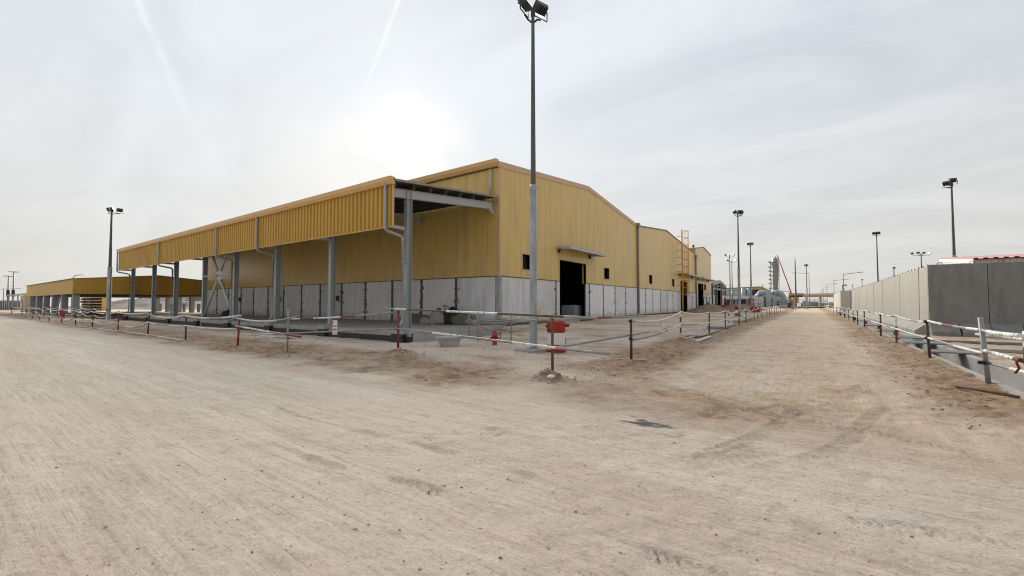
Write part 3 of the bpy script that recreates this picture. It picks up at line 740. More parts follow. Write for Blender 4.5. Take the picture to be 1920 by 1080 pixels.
for k, y in enumerate((30.0, 37.5)):
    MB().lathe([(0.18, 0), (0.18, 0.35), (0.28, 0.4), (0.28, 0.5), (0.05, 0.56)], (-21.5, y, gable1(y) + 0.05), 12).build('roof_vent', 'soffit', MAIN)

# --- second hall
SEC = thing('second_warehouse', 'yellow hall with caged orange ladder, joined behind the nearest warehouse', 'warehouse', (GX, 52.6, 0))
gable2 = lambda y: 11.42 + (y - 52.6) / 13.2 * 1.25 if y < 65.8 else 12.67 - (y - 65.8) / 19.7 * 1.82
DOOR2 = (74.0, 78.8, 0.15, 5.36); WIN2 = [(57.25, 58.55, 4.28, 5.44), (68.85, 70.05, 4.28, 5.44)]
op2 = [DOOR2] + WIN2
clad(SEC, fg, 52.62, 85.4, op2, lambda y: gable2(y) - 0.04)
liner(SEC, fg, 52.7, 85.3, op2, lambda y: gable2(y) - 0.05)
white_panels(SEC, fg, [52.62, 55.54, 58.74, 62.26, 65.85, 69.17, 73.94, 78.75, 82.3, 85.4], op2)
m = MB()
for p in wall_pieces(52.62, 85.4, [DOOR2], BAND_Z - 0.045, lambda u: BAND_Z + 0.02): fg.piece(m, *p, 0.0, 0.10)
m.build('drip_trim', 'rust', SEC)
m = MB()
for p in wall_pieces(52.62, 85.4, [DOOR2], -0.1, lambda u: BASE_Z): fg.piece(m, *p, -0.1, 0.16)
m.build('plinth', 'plinth', SEC)
for (ya, yb) in ((52.62, 65.8), (65.8, 85.5)):
    za, zb = gable2(ya), gable2(yb)
    m = MB(); m.hexa([(-60, ya, za), (GX + 0.14, ya, za), (GX + 0.14, yb, zb), (-60, yb, zb), (-60, ya, za + 0.13), (GX + 0.14, ya, za + 0.13), (GX + 0.14, yb, zb + 0.13), (-60, yb, zb + 0.13)])
    m.build('roof', 'roof', SEC)
m = MB(); m.box(-60.2, -60, 52.7, 85.3, 0, 10.7); m.box(-60, GX - 0.2, 85.1, 85.3, 0, 10.6); m.box(-60, GX - 0.2, 52.7, 85, 0.02, 0.14); m.build('rear_wall', 'dark', SEC)
opening_trim(SEC, fg, (DOOR2[0], DOOR2[1], BAND_Z, DOOR2[3]), 'door_frame', bottom=False)
for w in WIN2:
    f = opening_trim(SEC, fg, w); MB().box(GX - 0.55, GX - 0.52, w[0] - 0.3, w[1] + 0.3, w[2], w[3]).build('window_shade_sheet', 'dark', f)  # dark sheet standing in for the shade inside the window hole
door_hood(SEC, 73.2, 83.6, 6.5)
downpipe(SEC, [(GX + 0.20, 85.3, 10.6), (GX + 0.20, 85.3, 0.35)], 0.13, 'brown_pipe')
MB().box(GX + 0.06, GX + 0.42, 85.0, 85.5, 10.2, 10.75).build('rainwater_head', 'brown_pipe', SEC)
MB().lathe([(0.18, 0), (0.18, 0.35), (0.28, 0.4), (0.28, 0.5), (0.05, 0.56)], (-20.5, 62.5, gable2(62.5) + 0.1), 12).build('roof_vent', 'soffit', SEC)
# caged ladder on the second hall
lad = MB().tube([(GX + 0.75, 72.3, 0.2), (GX + 0.75, 72.3, 13.7)], 0.075, 8).build('ladder', 'ladder', SEC)
MB().tube([(GX + 0.75, 72.95, 0.2), (GX + 0.75, 72.95, 13.7)], 0.055, 8).build('stile', 'ladder', lad)
mr_ = MB().tube([(GX + 0.75, 72.3, 0), (GX + 0.75, 72.95, 0)], 0.02, 6)
for k in range(44):
    r = MB().tube([(GX + 0.75, 72.3, 0.5 + k * 0.3), (GX + 0.75, 72.95, 0.5 + k * 0.3)], 0.02, 6).build('rung', 'ladder', lad)
for k in range(10):
    z = 3.0 + k * 1.16
    pts = [(GX + 0.75 + 0.95 * math.sin(t), 72.62 - 0.62 * math.cos(t), z) for t in [math.pi * i / 10 for i in range(11)]]
    MB().tube([(GX + 0.75, 72.0, z)] + pts + [(GX + 0.75, 73.24, z)], 0.035, 6).build('cage_hoop', 'ladder', lad)
    if z < 12.3: MB().box(GX + 0.06, GX + 0.75, 72.26, 72.34, z + 0.3, z + 0.38).build('wall_bracket', 'ladder', lad)
for t in (0.5, 1.1, 1.57, 2.05, 2.65):
    x, y = GX + 0.75 + 0.99 * math.sin(t), 72.62 - 0.66 * math.cos(t)
    MB().tube([(x, y, 2.9), (x, y, 13.5)], 0.03, 6).build('cage_bar', 'ladder', lad)

# --- third hall
THI = thing('third_warehouse', 'taller yellow hall with side gutter, third in the row of gabled halls', 'warehouse', (GX, 85.6, 0))
gable3 = lambda y: 12.05 + (y - 85.6) / 7.4 * 1.0 if y < 93 else 13.05 - (y - 93) / 7.7 * 1.0
DOOR3 = (87.45, 92.3, 0.15, 5.45); WIN3 = [(93.2, 94.8, 4.3, 5.46)]
op3 = [DOOR3] + WIN3
clad(THI, fg, 85.62, 100.7, op3, lambda y: gable3(y) - 0.03)
f3 = Frame('x', 85.62)
clad(THI, f3, -48.0, GX - 0.02, [], lambda u: 11.98, 1.0, 10.6)
liner(THI, fg, 85.7, 100.6, op3, lambda y: gable3(y) - 0.05)
white_panels(THI, fg, [85.7, 87.4, 92.35, 95.2, 98.0, 100.7], op3)
m = MB()
for p in wall_pieces(85.62, 100.7, [DOOR3], BAND_Z - 0.045, lambda u: BAND_Z + 0.02): fg.piece(m, *p, 0.0, 0.10)
m.build('drip_trim', 'rust', THI)
eave_gutter(THI, -48, GX, 85.5, 12.15, 0.3, 0.25)
for (ya, yb) in ((85.45, 93.0), (93.0, 100.8)):
    za, zb = gable3(ya), gable3(yb)
    m = MB(); m.hexa([(-48, ya, za), (GX + 0.16, ya, za), (GX + 0.16, yb, zb), (-48, yb, zb), (-48, ya, za + 0.13), (GX + 0.16, ya, za + 0.13), (GX + 0.16, yb, zb + 0.13), (-48, yb, zb + 0.13)])
    m.build('roof', 'roof', THI)
m = MB(); m.box(-48.2, -48, 85.7, 100.6, 0, 11.9); m.box(-48, GX - 0.2, 100.4, 100.6, 0, 11.9); m.box(-48, GX - 0.2, 85.7, 100.3, 0.02, 0.14); m.build('rear_wall', 'dark', THI)
for w in WIN3:
    f = opening_trim(THI, fg, w); MB().box(GX - 0.55, GX - 0.52, w[0] - 0.3, w[1] + 0.3, w[2], w[3]).build('window_shade_sheet', 'dark', f)  # dark-coloured sheet in place of the shaded room behind the hole
opening_trim(THI, fg, (DOOR3[0], DOOR3[1], BAND_Z, DOOR3[3]), 'door_frame', bottom=False)
door_hood(THI, 86.4, 98.2, 6.45)
MB().lathe([(0.18, 0), (0.18, 0.35), (0.28, 0.4), (0.28, 0.5), (0.05, 0.56)], (-19.5, 91.5, gable3(91.5) + 0.1), 12).build('roof_vent', 'soffit', THI)

# --- open steel-framed gable building beyond
FOU = thing('steel_frame_building', 'low unfinished grey steel frame building at the end of the row', 'building', (GX, 102.0, 0))
for y in (102.1, 107.0, 113.6, 119.4):
    MB().beam_h((GX, y, 0), (GX, y, 5.9), 0.4, 0.35, up=(1, 0, 0)).build('column', 'grey_steel', FOU)
for a, b in (((101.8, 5.85), (110.6, 6.95)), ((110.6, 6.95), (119.8, 5.85))):
    m = MB(); m.hexa([(-40, a[0], a[1]), (GX + 0.3, a[0], a[1]), (GX + 0.3, b[0], b[1]), (-40, b[0], b[1]), (-40, a[0], a[1] + 0.1), (GX + 0.3, a[0], a[1] + 0.1), (GX + 0.3, b[0], b[1] + 0.1), (-40, b[0], b[1] + 0.1)]); m.build('roof', 'soffit', FOU)
    m = MB(); m.beam_h((GX + 0.2, a[0], a[1] - 0.2), (GX + 0.2, b[0], b[1] - 0.2), 0.45, 0.2); m.build('rafter', 'light_steel', FOU)
MB().beam_h((GX + 0.05, 102, 4.9), (GX + 0.05, 119.4, 4.9), 0.4, 0.2).build('tie_beam', 'light_steel', FOU)
for a, b in ((104.5, 5.0), (107.5, 5.0), (113.5, 5.0), (116.5, 5.0)):
    MB().tube([(GX + 0.05, a, 5.0), (GX + 0.05, 110.6, 6.6)], 0.07, 6).build('truss_bar', 'light_steel', FOU)
white_panels(FOU, fg, [102.1, 104.6], [], z1=3.5, ragged=False); white_panels(FOU, fg, [113.6, 116.4, 119.4], [], z1=3.5, ragged=False)
m = MB(); m.box(-40, -39.8, 102, 119.5, 0, 5.8); m.box(-40, GX - 0.3, 119.3, 119.5, 0, 5.8); m.box(-40, GX - 0.3, 102, 102.2, 0, 5.8); m.build('rear_wall', 'dark', FOU)
MB().box(GX + 0.02, GX + 0.1, 102.2, 104.6, 3.5, 4.7).build('infill_panel', 'soffit', FOU)
MB().box(GX + 0.02, GX + 0.1, 113.8, 119.3, 3.52, 4.7).build('infill_panel', 'soffit', FOU)

# ------------------------------------------------------------------ loading canopy on the long side
CAN = thing('loading_canopy', 'long lean-to canopy with ribbed yellow fascia on grey steel columns', 'canopy', (-18.4, 15.8, 0.09))
COLX = [-18.4, -25.84, -33.18, -40.46, -47.29, -55.08, -62.3, -70.65]
YC, YF, SLAB_Z = 15.8, 14.42, 0.09
rz = lambda y: 8.16 + (y - 14.45) * 0.104            # roof sheet underside
FB, FT = 5.72, 7.96                                  # fascia bottom and top
for k, x in enumerate(COLX):
    c = MB().beam_h((x, YC, 0.24), (x, YC, rz(YC) - 0.78), 0.36, 0.30, 0.022, 0.016, up=(0, 1, 0)).build('column', 'grey_steel', CAN)
    MB().box(x - 0.27, x + 0.27, YC - 0.27, YC + 0.27, 0.212, 0.242).build('base_plate', 'grey_steel', c)
    MB().beam_h((x, YF + 0.2, rz(YF + 0.2) - 0.55), (x, 23.52, rz(23.52) - 0.55), 0.48, 0.22, 0.02, 0.014).build('rafter', 'light_steel', CAN)
    for yy in (YC - 0.16, YC + 0.16): MB().box(x - 0.11, x + 0.11, yy - 0.008, yy + 0.008, rz(yy) - 0.76, rz(yy) - 0.34).build('stiffener', 'light_steel', CAN)
    MB().prism([(23.53, rz(23.5) - 1.20), (23.05, rz(23.05) - 0.80), (23.53, rz(23.5) - 0.80)], 'x', x - 0.1, x + 0.1).build('haunch', 'light_steel', CAN)
    MB().beam_h((x, YF + 0.1, FB + 0.08), (x, YC - 0.18, FB + 0.08), 0.18, 0.1, 0.012, 0.01).build('fascia_bracket', 'light_steel', CAN)
    MB().box(x - 0.05, x + 0.05, YF + 0.09, YF + 0.18, FB, rz(YF + 0.1) - 0.05).build('fascia_post', 'soffit', CAN)
    p = MB(); w = 0.46 if k == 0 else 0.38
    b0 = -0.75
    p.box(x - w, x + w, YC - 0.72, YC + w, b0, 0.212)
    ped = p.build('pedestal', 'concrete', CAN)
    MB().box(x - w - 0.006, x + w + 0.006, YC - 0.727, YC + w + 0.006, b0, -0.04).build('bitumen_coat', 'membrane', ped)
# purlins, roof sheets, fascia sheets
y = YF + 0.17
while y < 23.5:
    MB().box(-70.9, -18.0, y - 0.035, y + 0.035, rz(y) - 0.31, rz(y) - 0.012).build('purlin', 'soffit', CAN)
    y += 1.28
def corrugated(mb, u0, u1, pitch, depth, put, z0, z1, cut=0.5):
    us = []; u = u0
    while u < u1 - 1e-6:
        for f, d in ((0.0, 0), (0.10, depth), (cut, depth), (cut + 0.10, 0)):
            if u + f * pitch <= u1: us.append((u + f * pitch, d))
        u += pitch
    us.append((u1, 0))
    v = []
    for a, d in us: v += [put(a, d, z0), put(a, d, z1)]
    f = [(2 * i, 2 * i + 2, 2 * i + 3, 2 * i + 1) for i in range(len(us) - 1)]
    mb.add(v, f)
xs_f = [-17.98 - 7.52 * i for i in range(7)] + [-70.62]
for k, (a, b) in enumerate(zip(xs_f, xs_f[1:])):
    off = (0, 0.006, -0.004, 0.008, 0.0, 0.005, -0.003)[k]
    mb = MB(); corrugated(mb, b + 0.004, a - 0.004, 0.376, 0.085, lambda u, d, z: (u, YF - d - off + 0.006 * math.sin(u * 1.7) * (8 - z) * 0.5, z), FB, FT, 0.62)
    sh = mb.build('fascia_sheet', 'fascia', CAN)
    md = sh.modifiers.new('thickness', 'SOLIDIFY'); md.thickness = 0.006
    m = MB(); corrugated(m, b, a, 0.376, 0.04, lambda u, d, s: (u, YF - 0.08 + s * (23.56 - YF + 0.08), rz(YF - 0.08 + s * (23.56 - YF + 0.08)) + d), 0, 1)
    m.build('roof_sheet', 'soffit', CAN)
    MB().box(b, a - 0.01, YF - 0.07, YF + 0.03, FB - 0.05, FB + 0.005).build('fascia_sill', 'trim', CAN)
MB().box(-17.99, -17.94, YF - 0.065, YF + 0.04, FB - 0.05, FT + 0.05).build('fascia_corner', 'trim', CAN)
MB().box(-70.66, -70.61, YF - 0.065, YF + 0.04, FB - 0.05, FT + 0.05).build('fascia_corner', 'trim', CAN)
eave_gutter(CAN, -70.75, -17.88, YF + 0.02, FT + 0.37, 0.40, 0.33, step=7.55)
m = MB(); m.hexa([(-17.985, YF - 0.04, rz(YF - 0.04) - 0.02), (-17.88, YF - 0.04, rz(YF - 0.04) - 0.02), (-17.88, 23.55, rz(23.55) - 0.02), (-17.985, 23.55, rz(23.55) - 0.02), (-17.985, YF - 0.04, rz(YF - 0.04) + 0.10), (-17.88, YF - 0.04, rz(YF - 0.04) + 0.10), (-17.88, 23.55, rz(23.55) + 0.10), (-17.985, 23.55, rz(23.55) + 0.10)])
m.build('verge_trim', 'roof', CAN)
for x in (-18.38, -33.13, -40.40, -55.0, -70.6):
    downpipe(CAN, [(x, YF - 0.2, FT + 0.05), (x, YF - 0.2, FB - 0.20), (x - 0.02, YC - 0.35, FB - 0.42), (x - 0.02, YC - 0.35, 0.62), (x - 0.02, YC - 0.55, 0.36)], 0.083, 'grey_pipe', [(x - 0.02, YC - 0.35, z) for z in (2.1, 3.9)])
# cross brace between the fifth and fourth columns
xa, xb = -47.29 + 0.17, -40.46 - 0.17; xm = (xa + xb) / 2; zm = 4.15
G = MB(); G.prism([(xm - 0.5, zm - 0.22), (xm - 0.5, zm + 0.22), (xm - 0.34, zm + 0.7), (xm + 0.34, zm + 0.7), (xm + 0.5, zm + 0.22), (xm + 0.5, zm - 0.22), (xm + 0.34, zm - 0.7), (xm - 0.34, zm - 0.7)], 'y', YC - 0.01, YC + 0.015)
G.build('gusset_plate', 'light_steel', CAN)
for (px_, pz_) in ((xa, 0.40), (xb, 0.40), (xa + 0.4, 7.5), (xb - 0.4, 7.5)):
    d = Vector((px_ - xm, 0, pz_ - zm)); d2 = d.normalized()
    MB().tube([(xm + d2.x * 0.56, YC - 0.05, zm + d2.z * 0.56), (px_, YC - 0.05, pz_)], 0.107, 10).build('brace_tube', 'light_steel', CAN)
MB().tube([(xa, YC - 0.11, zm), (xm - 0.22, YC - 0.11, zm)], 0.096, 10).build('brace_tube', 'light_steel', CAN)
MB().tube([(xm + 0.22, YC - 0.11, zm), (xb, YC - 0.11, zm)], 0.096, 10).build('brace_tube', 'light_steel', CAN)

# loading slab
SLAB = thing('loading_slab', 'raised grey concrete loading slab under the yellow canopy', 'slab', (-45, 19, -0.45))
ends = [-17.4] + COLX[1:-1] + [-72.4]
for a, b in zip(ends, ends[1:]):
    m = MB(); z1 = SLAB_Z
    x0, x1 = b + 0.03, a - 0.03
    m.prism([(15.37, -0.21), (15.37, z1 - 0.025), (15.395, z1), (23.58, z1), (23.58, -0.21)], 'x', x0, x1)
    m.build('slab_block', 'concrete', SLAB)
    MB().box(x0, x1, 15.26, 15.35, -0.75, -0.18).build('membrane_strip', 'membrane', SLAB)
MB().box(-72.3, -17.5, 15.45, 23.5, -0.5, 0.04).build('joint_filler', 'membrane', SLAB)
MB().box(-17.52, -17.41, 15.37, 23.5, -0.75, 0.02).build('end_edge', 'concrete', SLAB)

# ------------------------------------------------------------------ light masts
def flood(parent, c, yaw, tilt, s=1.0, size=(0.54, 0.20, 0.40)):
    """floodlight: housing with fins, glass face and a U bracket; yaw = facing direction"""
    rot = Matrix.Rotation(yaw, 4, 'Z') @ Matrix.Rotation(tilt, 4, 'X')
    w, d, h = (q * s for q in size)
    def tr(p): return tuple(Vector(c) + rot @ Vector(p))
    def hx(v): return [tr(p) for p in v]
    m = MB()
    f, bk = -d / 2, d / 2
    m.hexa(hx([(-w / 2, f, -h / 2), (w / 2, f, -h / 2), (w * .40, bk, -h * .38), (-w * .40, bk, -h * .38), (-w / 2, f, h / 2), (w / 2, f, h / 2), (w * .40, bk, h * .38), (-w * .40, bk, h * .38)]))
    for i in range(6):
        x = -w * .32 + i * w * .128
        m.hexa(hx([(x, bk - 0.02, -h * .34), (x + .02 * s, bk - 0.02, -h * .34), (x + .02 * s, bk + .05 * s, -h * .28), (x, bk + .05 * s, -h * .28), (x, bk - 0.02, h * .34), (x + .02 * s, bk - 0.02, h * .34), (x + .02 * s, bk + .05 * s, h * .28), (x, bk + .05 * s, h * .28)]))
    o = m.build('floodlight', 'lamp', parent)
    g = MB(); g.hexa(hx([(-w * .45, f - .012, -h * .45), (w * .45, f - .012, -h * .45), (w * .45, f - .002, -h * .45), (-w * .45, f - .002, -h * .45), (-w * .45, f - .012, h * .45), (w * .45, f - .012, h * .45), (w * .45, f - .002, h * .45), (-w * .45, f - .002, h * .45)]))
    g.build('lens', 'glass', o)
    b = MB()
    rz_ = Matrix.Rotation(yaw, 4, 'Z')
    def tz(p): return tuple(Vector(c) + rz_ @ Vector(p))
    b.tube([tz((-w * .54, 0, 0)), tz((-w * .54, 0, -h * .85)), tz((w * .54, 0, -h * .85)), tz((w * .54, 0, 0))], 0.025 * s, 6)
    b.build('yoke', 'lamp', o)
    return o
def mast(name, label, x, y, heads, h=12.0, r=0.125, box=False, group='floodlight masts', base=True, collar=5.6):
    z0 = H(x, y)
    t = thing(name, label, 'light mast', (x, y, z0), group)
    n = 8
    MB().lathe([(r * 1.0, 0.0), (r * 0.92, collar), (r * 0.92, collar + 0.001)], (x, y, z0 + 0.10), n, smooth=False).build('lower_pole', 'galv', t)
    MB().lathe([(r * 0.70, collar + 0.0), (r * 0.42, h - 0.1)], (x, y, z0), n, smooth=False).build('upper_pole', 'pole_dark', t)
    cl = MB().lathe([(r * 0.97, collar), (r * 0.97, collar + 0.14), (r * 0.75, collar + 0.18)], (x, y, z0), n, smooth=False); cl.tube([(x, y, z0 + collar + 0.08), (x + r * 1.5, y + r * 0.7, z0 + collar + 0.08)], 0.02, 6)
    cl.build('pole_joint', 'galv', t)
    if base:
        MB().lathe([(r * 2.1, 0.10), (r * 2.1, 0.13)], (x, y, z0), 4, smooth=False).build('base_flange', 'galv', t)
        w = r * 3.6
        MB().prism([(x - w, z0 - 0.3), (x - w, z0 + 0.07), (x - w + 0.03, z0 + 0.105), (x + w, z0 + 0.105), (x + w, z0 - 0.3)], 'y', y - w, y + w).build('concrete_base', 'concrete', t)
    br = MB()
    for (dx, dy, dz, yaw, tilt) in heads:
        e = (x + dx, y + dy, z0 + h + dz - 0.40)
        br.tube([(x, y, z0 + h - 0.55), (x + dx * .6, y + dy * .6, z0 + h - 0.42), e], 0.035, 6)
    br.lathe([(r * 0.6, -0.2), (r * 0.6, 0.04)], (x, y, z0 + h - 0.1), 8)
    br.build('head_bracket', 'lamp', t)
    for (dx, dy, dz, yaw, tilt) in heads: flood(t, (x + dx, y + dy, z0 + h + dz), yaw, tilt)
    if box:
        bx = MB().box(x + 0.13, x + 0.30, y - 0.02, y + 0.20, z0 + 1.42, z0 + 1.72).build('switch_box', 'cabin', t)
        MB().tube([(x + 0.22, y + 0.05, z0 + 1.42), (x + 0.2, y + 0.05, z0 + 1.25), (x + 0.12, y, z0 + 1.05)], 0.012, 6).build('cable', 'tube_grey', bx)
    return t
cs = R(35.4)
mast('floodlight_mast', 'tall galvanised floodlight mast in front of the warehouse corner', -7.82, 12.28, [(0.22, 0.16, -0.05, R(250), R(-50)), (-0.26, -0.16, 0.16, R(95), R(-40))], 12.1, 0.135, True)
two = [(0.22, 0.16, 0, R(215), R(-30)), (-0.26, -0.10, -0.05, R(150), R(-30))]
trio = [(0.20, 0.10, 0, R(200), R(-30)), (-0.28, -0.05, 0.02, R(120), R(-25)), (0.36, 0.3, -0.05, R(300), R(-30))]
mast('floodlight_mast', 'floodlight mast standing alone left of the canopy, before the open yellow shed', -62.2, 11.95, [(-0.35, -0.2, 0, R(160), R(-25)), (0.12, 0.0, 0.05, R(150), R(-25)), (0.75, 0.5, -0.1, R(280), R(-30))], 12.1, 0.21)
mast('floodlight_mast', 'tallest floodlight mast on the left roadside, beside the second hall', -6.8, 54.9, trio, 12.2, 0.15)
mast('floodlight_mast', 'second floodlight mast further along the left roadside', -8.7, 85.6, two, 12.2, 0.15)
mast('floodlight_mast', 'far left floodlight mast of the close pair near the steel frame building', -14.5, 103.0, [(-0.75, -0.4, 0, R(120), R(-25)), (0.75, 0.4, 0.1, R(300), R(-25))], 12.2, 0.15)
mast('floodlight_mast', 'right floodlight mast of the close pair near the steel frame building', -15.9, 116.2, [(-0.8, -0.4, 0, R(120), R(-25)), (0.8, 0.4, 0, R(300), R(-25))], 12.2, 0.15)
mast('floodlight_mast', 'floodlight mast in the middle of the road end by the gate', -1.0, 143.0, two, 12.2, 0.17)
mast('floodlight_mast', 'large floodlight mast behind the concrete barrier wall and the red roofed cabin', 10.15, 51.9, [(-0.32, -0.1, -0.1, R(150), R(-30)), (0.12, 0.1, 0.15, R(190), R(-20)), (-0.1, 0.5, 0, R(20), R(-30))], 12.2, 0.17)
mast('floodlight_mast', 'slim floodlight mast behind the long pale barrier wall', 8.2, 83.5, two, 12.2, 0.15)
mast('floodlight_mast', 'short looking mast with four floodlights behind the barrier wall', 19.2, 123.3, [(-1.5, -0.8, 0, R(120), R(-20)), (-0.5, -0.3, 0.1, R(150), R(-20)), (0.5, 0.3, 0.1, R(220), R(-20)), (1.5, 0.8, 0, R(300), R(-20))], 12.2, 0.2)
for k, (x, y, h) in enumerate(((18.0, 150.0, 11.0), (17.5, 230.0, 11.5), (17.5, 280.0, 11.0), (17.0, 340.0, 10.5))):
    mast('floodlight_mast', ['small far mast peeping over the barrier wall, nearest the four lamp mast', 'second small far mast peeping over the barrier wall', 'third small far mast peeping over the barrier wall', 'farthest small mast peeping over the barrier wall'][k], x, y, [(0.1, 0, 0, R(200), R(-30))], h, 0.22, base=False)

# ------------------------------------------------------------------ tube barriers
def rail_pts(p, q, sag, n=14, bow=0.0):
    p = Vector(p); q = Vector(q); out = []
    for i in range(n + 1):
        t = i / n; w = p.lerp(q, t); w.z -= sag * 4 * t * (1 - t); out.append(w)
    return out
def rail(root, p, q, sag=0.0, r=0.03, pattern='wg', mats=('white_paint', 'tube_grey'), n=14, phase=0):
    pts = rail_pts(p, q, sag, n); mis = []
    for i in range(n):
        c = pattern[((i + phase) * len(pattern) // n) % len(pattern)]
        mis.append('wgrtmp'.index(c))
    return MB().tube(pts, r, 10, mis=mis).build('rail', ['white_paint', 'tube_grey', 'maroon', 'rust', 'red_paint', 'pvc'], root)
def post(root, x, y, h, mat='maroon', r=0.031, lean=(0, 0), bands=None, z0=None):
    z = H(x, y) if z0 is None else z0
    top = (x + lean[0], y + lean[1], z + h)
    if bands:
        n = len(bands); pts = [Vector((x, y, z - 0.15)).lerp(Vector(top), i / n) for i in range(n + 1)]
        o = MB().tube(pts, r, 10, mis=[0 if b == 'w' else 1 for b in bands]).build('post', ['white_paint', 'red_paint'], root)
    else:
        o = MB().tube([(x, y, z - 0.15), top], r, 10).build('post', mat, root)
    return o
def clamp(root, p, mat='tube_grey', s=0.05):
    m = MB(); m.lathe([(s, -0.035), (s, 0.035)], p, 8); m.box(p[0] - s * 1.4, p[0] + s * 0.2, p[1] - s * 0.5, p[1] + s * 0.5, p[2] - 0.03, p[2] + 0.03)
    m.build('clamp', mat, root)

# (a) barrier along the cross road, left of the corner
BA = thing('tube_barrier', 'scaffold tube barrier along the left road edge before the canopy', 'barrier', (-14.5, 7.2, 0))
LP = [(-13.95, 7.0), (-17.4, 6.9), (-22.66, 6.9), (-28.0, 6.9), (-33.6, 6.9), (-40.1, 6.9), (-45.3, 6.9), (-50.8, 6.9), (-56.5, 6.9), (-61.7, 6.9), (-66.0, 6.9), (-70.9, 6.9)]
post(BA, -13.95, 7.0, 1.42, 'tube_grey', 0.028)
for k, (x, y) in enumerate(LP[1:]):
    o = post(BA, x, y, 1.18 if k else 1.14, 'red_paint' if k in (0, 3, 6) else 'maroon', 0.034, lean=(0.0, 0.0 if k % 2 else 0.05))
    clamp(BA, (x, y - 0.03, H(x, y) + 1.10), 'maroon', 0.052)
for k in range(len(LP) - 1):
    (xa, ya), (xb, yb) = LP[k], LP[k + 1]; za, zb = H(xa, ya), H(xb, yb)
    if k == 0:
        rail(BA, (xa + 0.75, ya - 0.05, za + 1.20), (xb - 0.35, yb - 0.05, zb + 1.05), 0.16, 0.026, 'gppp'); rail(BA, (xa + 0.9, ya - 0.05, za + 0.55), (xb - 0.1, yb - 0.05, zb + 0.72), 0, 0.030, 'mgwwg')
        rail(BA, (xa + 0.1, ya + 0.08, za + 0.46), (xb + 1.7, yb + 0.08, zb + 0.42), 0.0, 0.028, 'gp')
    else:
        rail(BA, (xa - 0.1 if k > 1 else xa + 0.35, ya - 0.06, za + (1.10 if k > 1 else 1.12)), (xb, yb - 0.06, zb + 1.10), 0.06 + 0.05 * (k % 3), 0.034, ('wmwgw', 'pgpp', 'ppg', 'pppp')[k % 4])
        rail(BA, (xa, ya - 0.06, za + (0.62 if k in (1, 2) else 0.55)), (xb, yb - 0.06, zb + (0.66 if k < 3 else 0.5)), 0.05 if k < 3 else 0.22, 0.032, ('gwg', 'ppp', 'pgp')[k % 3])
    if k > 1: rail(BA, (xa + 0.4, ya - 0.25, za + 0.04), (xb + 0.5, yb - 0.2, zb + 0.04), 0, 0.034, 'pppgp')
# (b) corner bays
BB = thing('tube_barrier', 'scaffold tube barrier turning the corner in front of the tall mast', 'barrier', (-4.6, 7.95, 0))
c745, c1033, c1183 = (-10.6, 8.75), (-4.58, 7.95), (-4.2, 11.75)
z1, z2, z3 = H(*c745) - 0.10, H(*c1033) - 0.05, H(*c1183)
post(BB, *c745, 1.30, 'red_paint', 0.036, z0=z1); post(BB, *c1033, 1.26, 'rust', 0.031, z0=z2); post(BB, *c1183, 1.15, 'maroon', 0.036)
MB().obox((c1183[0], c1183[1], z3 + 0.012), (0.36, 0.14, 0), (-0.02, 0.05, 0), (0, 0, 0.01)).build('foot_board', 'timber', BB)
clamp(BB, (*c745, z1 + 1.27), 'red_paint'); clamp(BB, (*c745, z1 + 0.72), 'red_paint'); clamp(BB, (*c1033, z2 + 1.22), 'dirty_yellow', 0.045); clamp(BB, (*c1183, z3 + 1.10), 'black', 0.045); clamp(BB, (*c1183, z3 + 0.60), 'black', 0.045)
d0 = Vector((c1033[0] - c745[0], c1033[1] - c745[1], 0)).normalized()
rail(BB, (c745[0] - 0.75, c745[1] + 0.05, z1 + 1.36), (c1033[0] + 1.05, c1033[1] - 0.30, z2 + 1.24), 0.0, 0.028, 'gwtttwwwtttg', n=24)
rail(BB, (c745[0] + 0.05, c745[1] - 0.06, z1 + 0.74), (c1033[0] + 1.5, c1033[1] - 0.5, z2 + 0.58), 0.0, 0.028, 'gggwwgggwwgg', n=24)
rail(BB, (-14.3, 7.15, 1.12), (c745[0] + 0.02, c745[1] - 0.02, z1 + 1.26), 0.05, 0.026, 'wtwwmggg', n=16)
rail(BB, (-16.5, 6.9, 0.50), (c745[0], c745[1] + 0.03, z1 + 0.73), 0.0, 0.028, 'pgggggg', n=16)
rail(BB, (c1033[0] - 0.32, c1033[1] - 0.55, z2 + 1.16), (c1183[0] + 0.12, c1183[1] + 1.0, z3 + 1.22), 0.0, 0.027, 'ggggmggg', n=16)
rail(BB, (c1033[0] - 0.28, c1033[1] - 0.50, z2 + 0.50), (c1183[0] + 0.1, c1183[1] + 1.3, z3 + 0.72), 0.0, 0.027, 'g', n=8)
